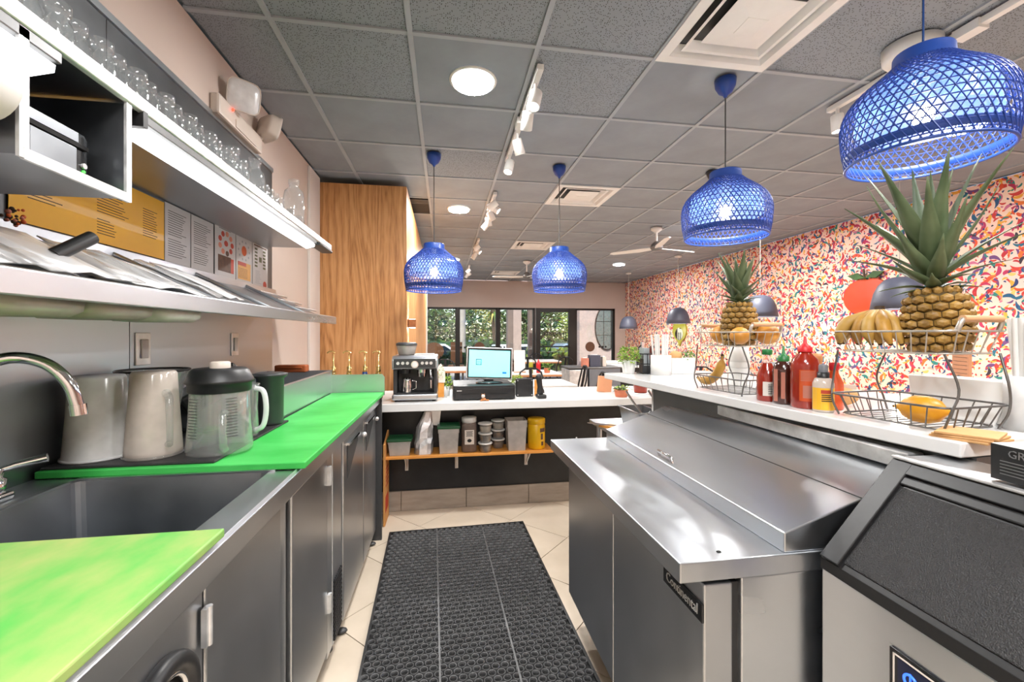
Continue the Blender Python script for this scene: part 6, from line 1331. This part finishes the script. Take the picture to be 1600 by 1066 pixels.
# ================================================================ outside the front glass
OG = -0.55
struct(B(-30, 60, 11.35, 90, OG - 0.1, OG).build('floor_parking', 'asphalt'))
struct(B(-12, 30, 11.3, 15.2, OG, -0.02).build('floor_sidewalk', 'concrete'))
struct(B(1.98, 2.16, 13.4, 13.75, -0.02, 3.2).build('wall_column', 'mauve')); struct(B(2.16, 2.42, 13.4, 13.75, -0.02, 3.2).build('wall_column_light', 'column_pink'))
struct(B(2.52, 2.80, 12.6, 12.9, -0.02, 3.2).build('wall_pier', 'mauve')); struct(B(4.35, 7.5, 13.4, 13.7, -0.02, 3.2).build('wall_outside', 'column_pink'))
struct(B(-6, 7.5, 13.4, 13.75, 2.35, 3.4).build('wall_arcade', 'column_pink'))
t = thing('oval_window', 'tall oval window with black frame in the beige outside wall', 'window', (5.28, 13.39, 1.55))
MB().prism([(0.42 * math.cos(a * PI / 16), 0.75 * math.sin(a * PI / 16)) for a in range(32)], -0.03, -0.002, 'y').build('frame', 'bronze', t); MB().prism([(0.385 * math.cos(a * PI / 16), 0.71 * math.sin(a * PI / 16)) for a in range(32)], -0.04, -0.03, 'y').build('glass', 'oval_glass', t)
for s in (-0.12, 0.13): B(s - 0.008, s + 0.008, -0.046, -0.04, -0.66, 0.66).build('glazing_bar', 'bronze', t)
for z in (-0.25, 0.2): B(-0.37, 0.37, -0.046, -0.04, z - 0.008, z + 0.008).build('glazing_bar', 'bronze', t)
# trees, hedges and cars
def tree(nm, x, y, R, H, base, mts, n, seed, size=0.42, name='tree'):
    t = thing(name, nm, 'tree', (x, y, OG)); MB().tube([(0, 0, 0), (0.05, 0, base), (0, 0.05, base + H * .5)], 0.14, 8, rad=[0.2, 0.14, 0.06]).build('trunk', 'bark', t)
    leafy(t, (0, 0, base), R, H, n, size, mts, seed)
tr = [(-2.6, 30, 2.6, 3.6, 1.0, ['leaf_far_dark', 'leaf_far'], 'broad dark tree beyond the hedge behind the partition end'), (0.4, 36, 2.8, 3.3, 0.6, ['leaf_far_dark', 'leaf_far'], 'rounded dark green tree beyond the hedge at the first window'),
      (-2.2, 47, 2.4, 4.2, 1.2, ['leaf_gold', 'leaf_far'], 'pale golden tree standing behind the dark green trees'), (3.1, 43.5, 2.2, 3.6, 0.8, ['leaf_far', 'leaf_gold'], 'light green tree with golden top at the second window'),
      (6.2, 30.5, 2.0, 3.3, 0.7, ['leaf_far_dark', 'leaf_far'], 'dark bushy tree behind the white parked car'), (9.6, 38, 2.4, 4.6, 0.7, ['leaf_far', 'leaf_lime'], 'bright lime tree seen through the glass door'),
      (11.6, 32.5, 2.4, 4.2, 0.8, ['leaf_lime', 'leaf_far'], 'tall yellow green tree beyond the pale blue car and lime hedge'), (13.6, 27.5, 2.2, 3.8, 0.6, ['leaf_far', 'leaf_lime'], 'leafy tree beyond the side glass and beige wall'), (7.6, 50, 2.6, 3.8, 0.8, ['leaf_far_dark', 'leaf_far'], 'distant dark tree behind the palm')]
for i, (x, y, R, H, b, mts, nm) in enumerate(tr): tree(nm, x, y, R, H, b, mts, 1500, 20 + i)
t = thing('palm_tree', 'tall palm with a thick shaggy trunk beyond the second window', 'tree', (3.15, 27, OG)); MB().tube([(0, 0, 0), (0.05, 0, 1.6), (0, 0, 3.4)], 0.2, 10, rad=[0.26, 0.2, 0.3]).build('trunk', 'bark', t)
for k in range(26):
    lm = leaf_mesh(random.uniform(1.0, 1.5), 0.09, -1.5, n=6); lm.xf(Matrix.Translation((0, 0, 3.3)) @ Matrix.Rotation(k * 2.4, 4, 'Z') @ Matrix.Rotation(-random.uniform(-0.3, 1.2), 4, 'Y')); lm.build('frond', 'leaf_gold' if k % 3 else 'leaf_far', t)
MB().cyl((0.75, 18.2, OG), (0.75, 18.2, 5), 0.13, n=12).build('lamp_post', 'concrete'); tag(bpy.data.objects['lamp_post'], 'pale concrete lamp post in the parking lot', 'post')
def hedge(nm, x0, x1, y, z1, mts, seed):
    t = thing('hedge', nm, 'hedge', ((x0 + x1) / 2, y, OG)); B(-(x1 - x0) / 2, (x1 - x0) / 2, -0.3, 0.3, 0, z1 - OG - 0.06).build('core', 'leaf_far_dark', t); rd = random.Random(seed)
    ps = {k: MB() for k in mts}
    for i in range(int((x1 - x0) * 170)):
        p = Vector((rd.uniform(-(x1 - x0) / 2, (x1 - x0) / 2), rd.uniform(-0.38, 0.1), rd.uniform(0, z1 - OG))); M3 = Euler((rd.uniform(0, 6), rd.uniform(0, 6), rd.uniform(0, 6))).to_matrix(); s = 0.10
        ps[rd.choice(mts)].add([p + M3 @ Vector(q) for q in ((-s, -s, 0), (s, -s, 0), (s, s, 0), (-s, s, 0))], [(0, 1, 2, 3)])
    for k in mts: ps[k].build('foliage', k, t)
hedge('long trimmed hedge at the far side of the parking lot', -4, 14, 24, 0.98, ['leaf_far', 'leaf_far_dark'], 3); hedge('low dark hedge along the sidewalk in front of the lamp post', -3, 3.0, 16.4, 0.62, ['leaf_far_dark', 'leaf_far'], 4); hedge('sunny lime hedge along the sidewalk seen through the door', 3.2, 9.5, 16.6, 0.74, ['leaf_lime', 'leaf_far'], 5)
def car(nm, x, y, mt, rz):
    t = thing('parked_car', nm, 'car', (x, y, OG), rz)
    b = MB().prism([(-2.1, 0.35), (-2.15, 0.75), (-1.3, 0.88), (-0.75, 1.38), (0.85, 1.42), (1.6, 0.95), (2.15, 0.85), (2.15, 0.35)], -0.85, 0.85, 'y').build('body', mt, t, bev=0.08, seg=3)
    MB().prism([(-1.15, 0.90), (-0.70, 1.30), (0.80, 1.34), (1.4, 0.95)], -0.87, 0.87, 'y').build('side_glass', 'car_glass', t); MB().box(-2.18, -2.1, -0.6, 0.6, 0.6, 0.75).build('lamps', 'art_red', t)
    m = MB(); m.prism([(-0.62, 1.0), (0.62, 1.0), (0.52, 1.34), (-0.52, 1.34)], 1.2, 1.6, 'x'); m.build('windscreen', 'car_glass', t)
    for x_ in (-1.35, 1.35):
        for s in (-1, 1): MB().cyl((x_, s * 0.70, 0.33), (x_, s * 0.88, 0.33), 0.33, n=20).build('wheel', 'tyre', t)
car('white parked car facing the shop beside the grey column', 3.15, 19.9, 'car_white', -PI / 2 + 0.1); car('white parked car side on behind the low hedge', -0.9, 20.9, 'car_white', 0.1); car('pale blue parked car seen through the glass door', 6.9, 22.4, 'car_blue', 0.05); car('pale blue far parked car under the trees', 1.5, 31.4, 'car_blue', 0.05); car('white parked car seen through the side glass', 8.2, 19.3, 'car_white', PI / 2)
def patio(nm, x, y, rz, round_back):
    t = thing('rattan_chair', nm, 'chair', (x, y, -0.02), rz); B(-0.22, 0.22, -0.22, 0.22, 0.42, 0.46).build('seat', 'rattan', t, bev=0.01)
    if round_back: MB().prism([(0.30 * math.cos(a * PI / 10), 0.85 + 0.26 * math.sin(a * PI / 10)) for a in range(20)], 0.20, 0.23, 'y').build('back', 'rattan', t)
    else: B(-0.17, 0.17, 0.20, 0.23, 0.5, 1.12).build('back', 'rattan', t)
    for sx in (-1, 1):
        for sy in (-1, 1): MB().cyl((sx * 0.2, sy * 0.2, 0), (sx * 0.2, sy * 0.2, 0.46 if sy < 0 else 0.7), 0.018, n=8).build('leg', 'bronze', t)
patio('round backed rattan chair on the sidewalk outside the first window', -0.28, 12.6, 0.2, True); patio('tall square backed rattan chair on the sidewalk outside', 0.32, 12.5, -0.1, False)
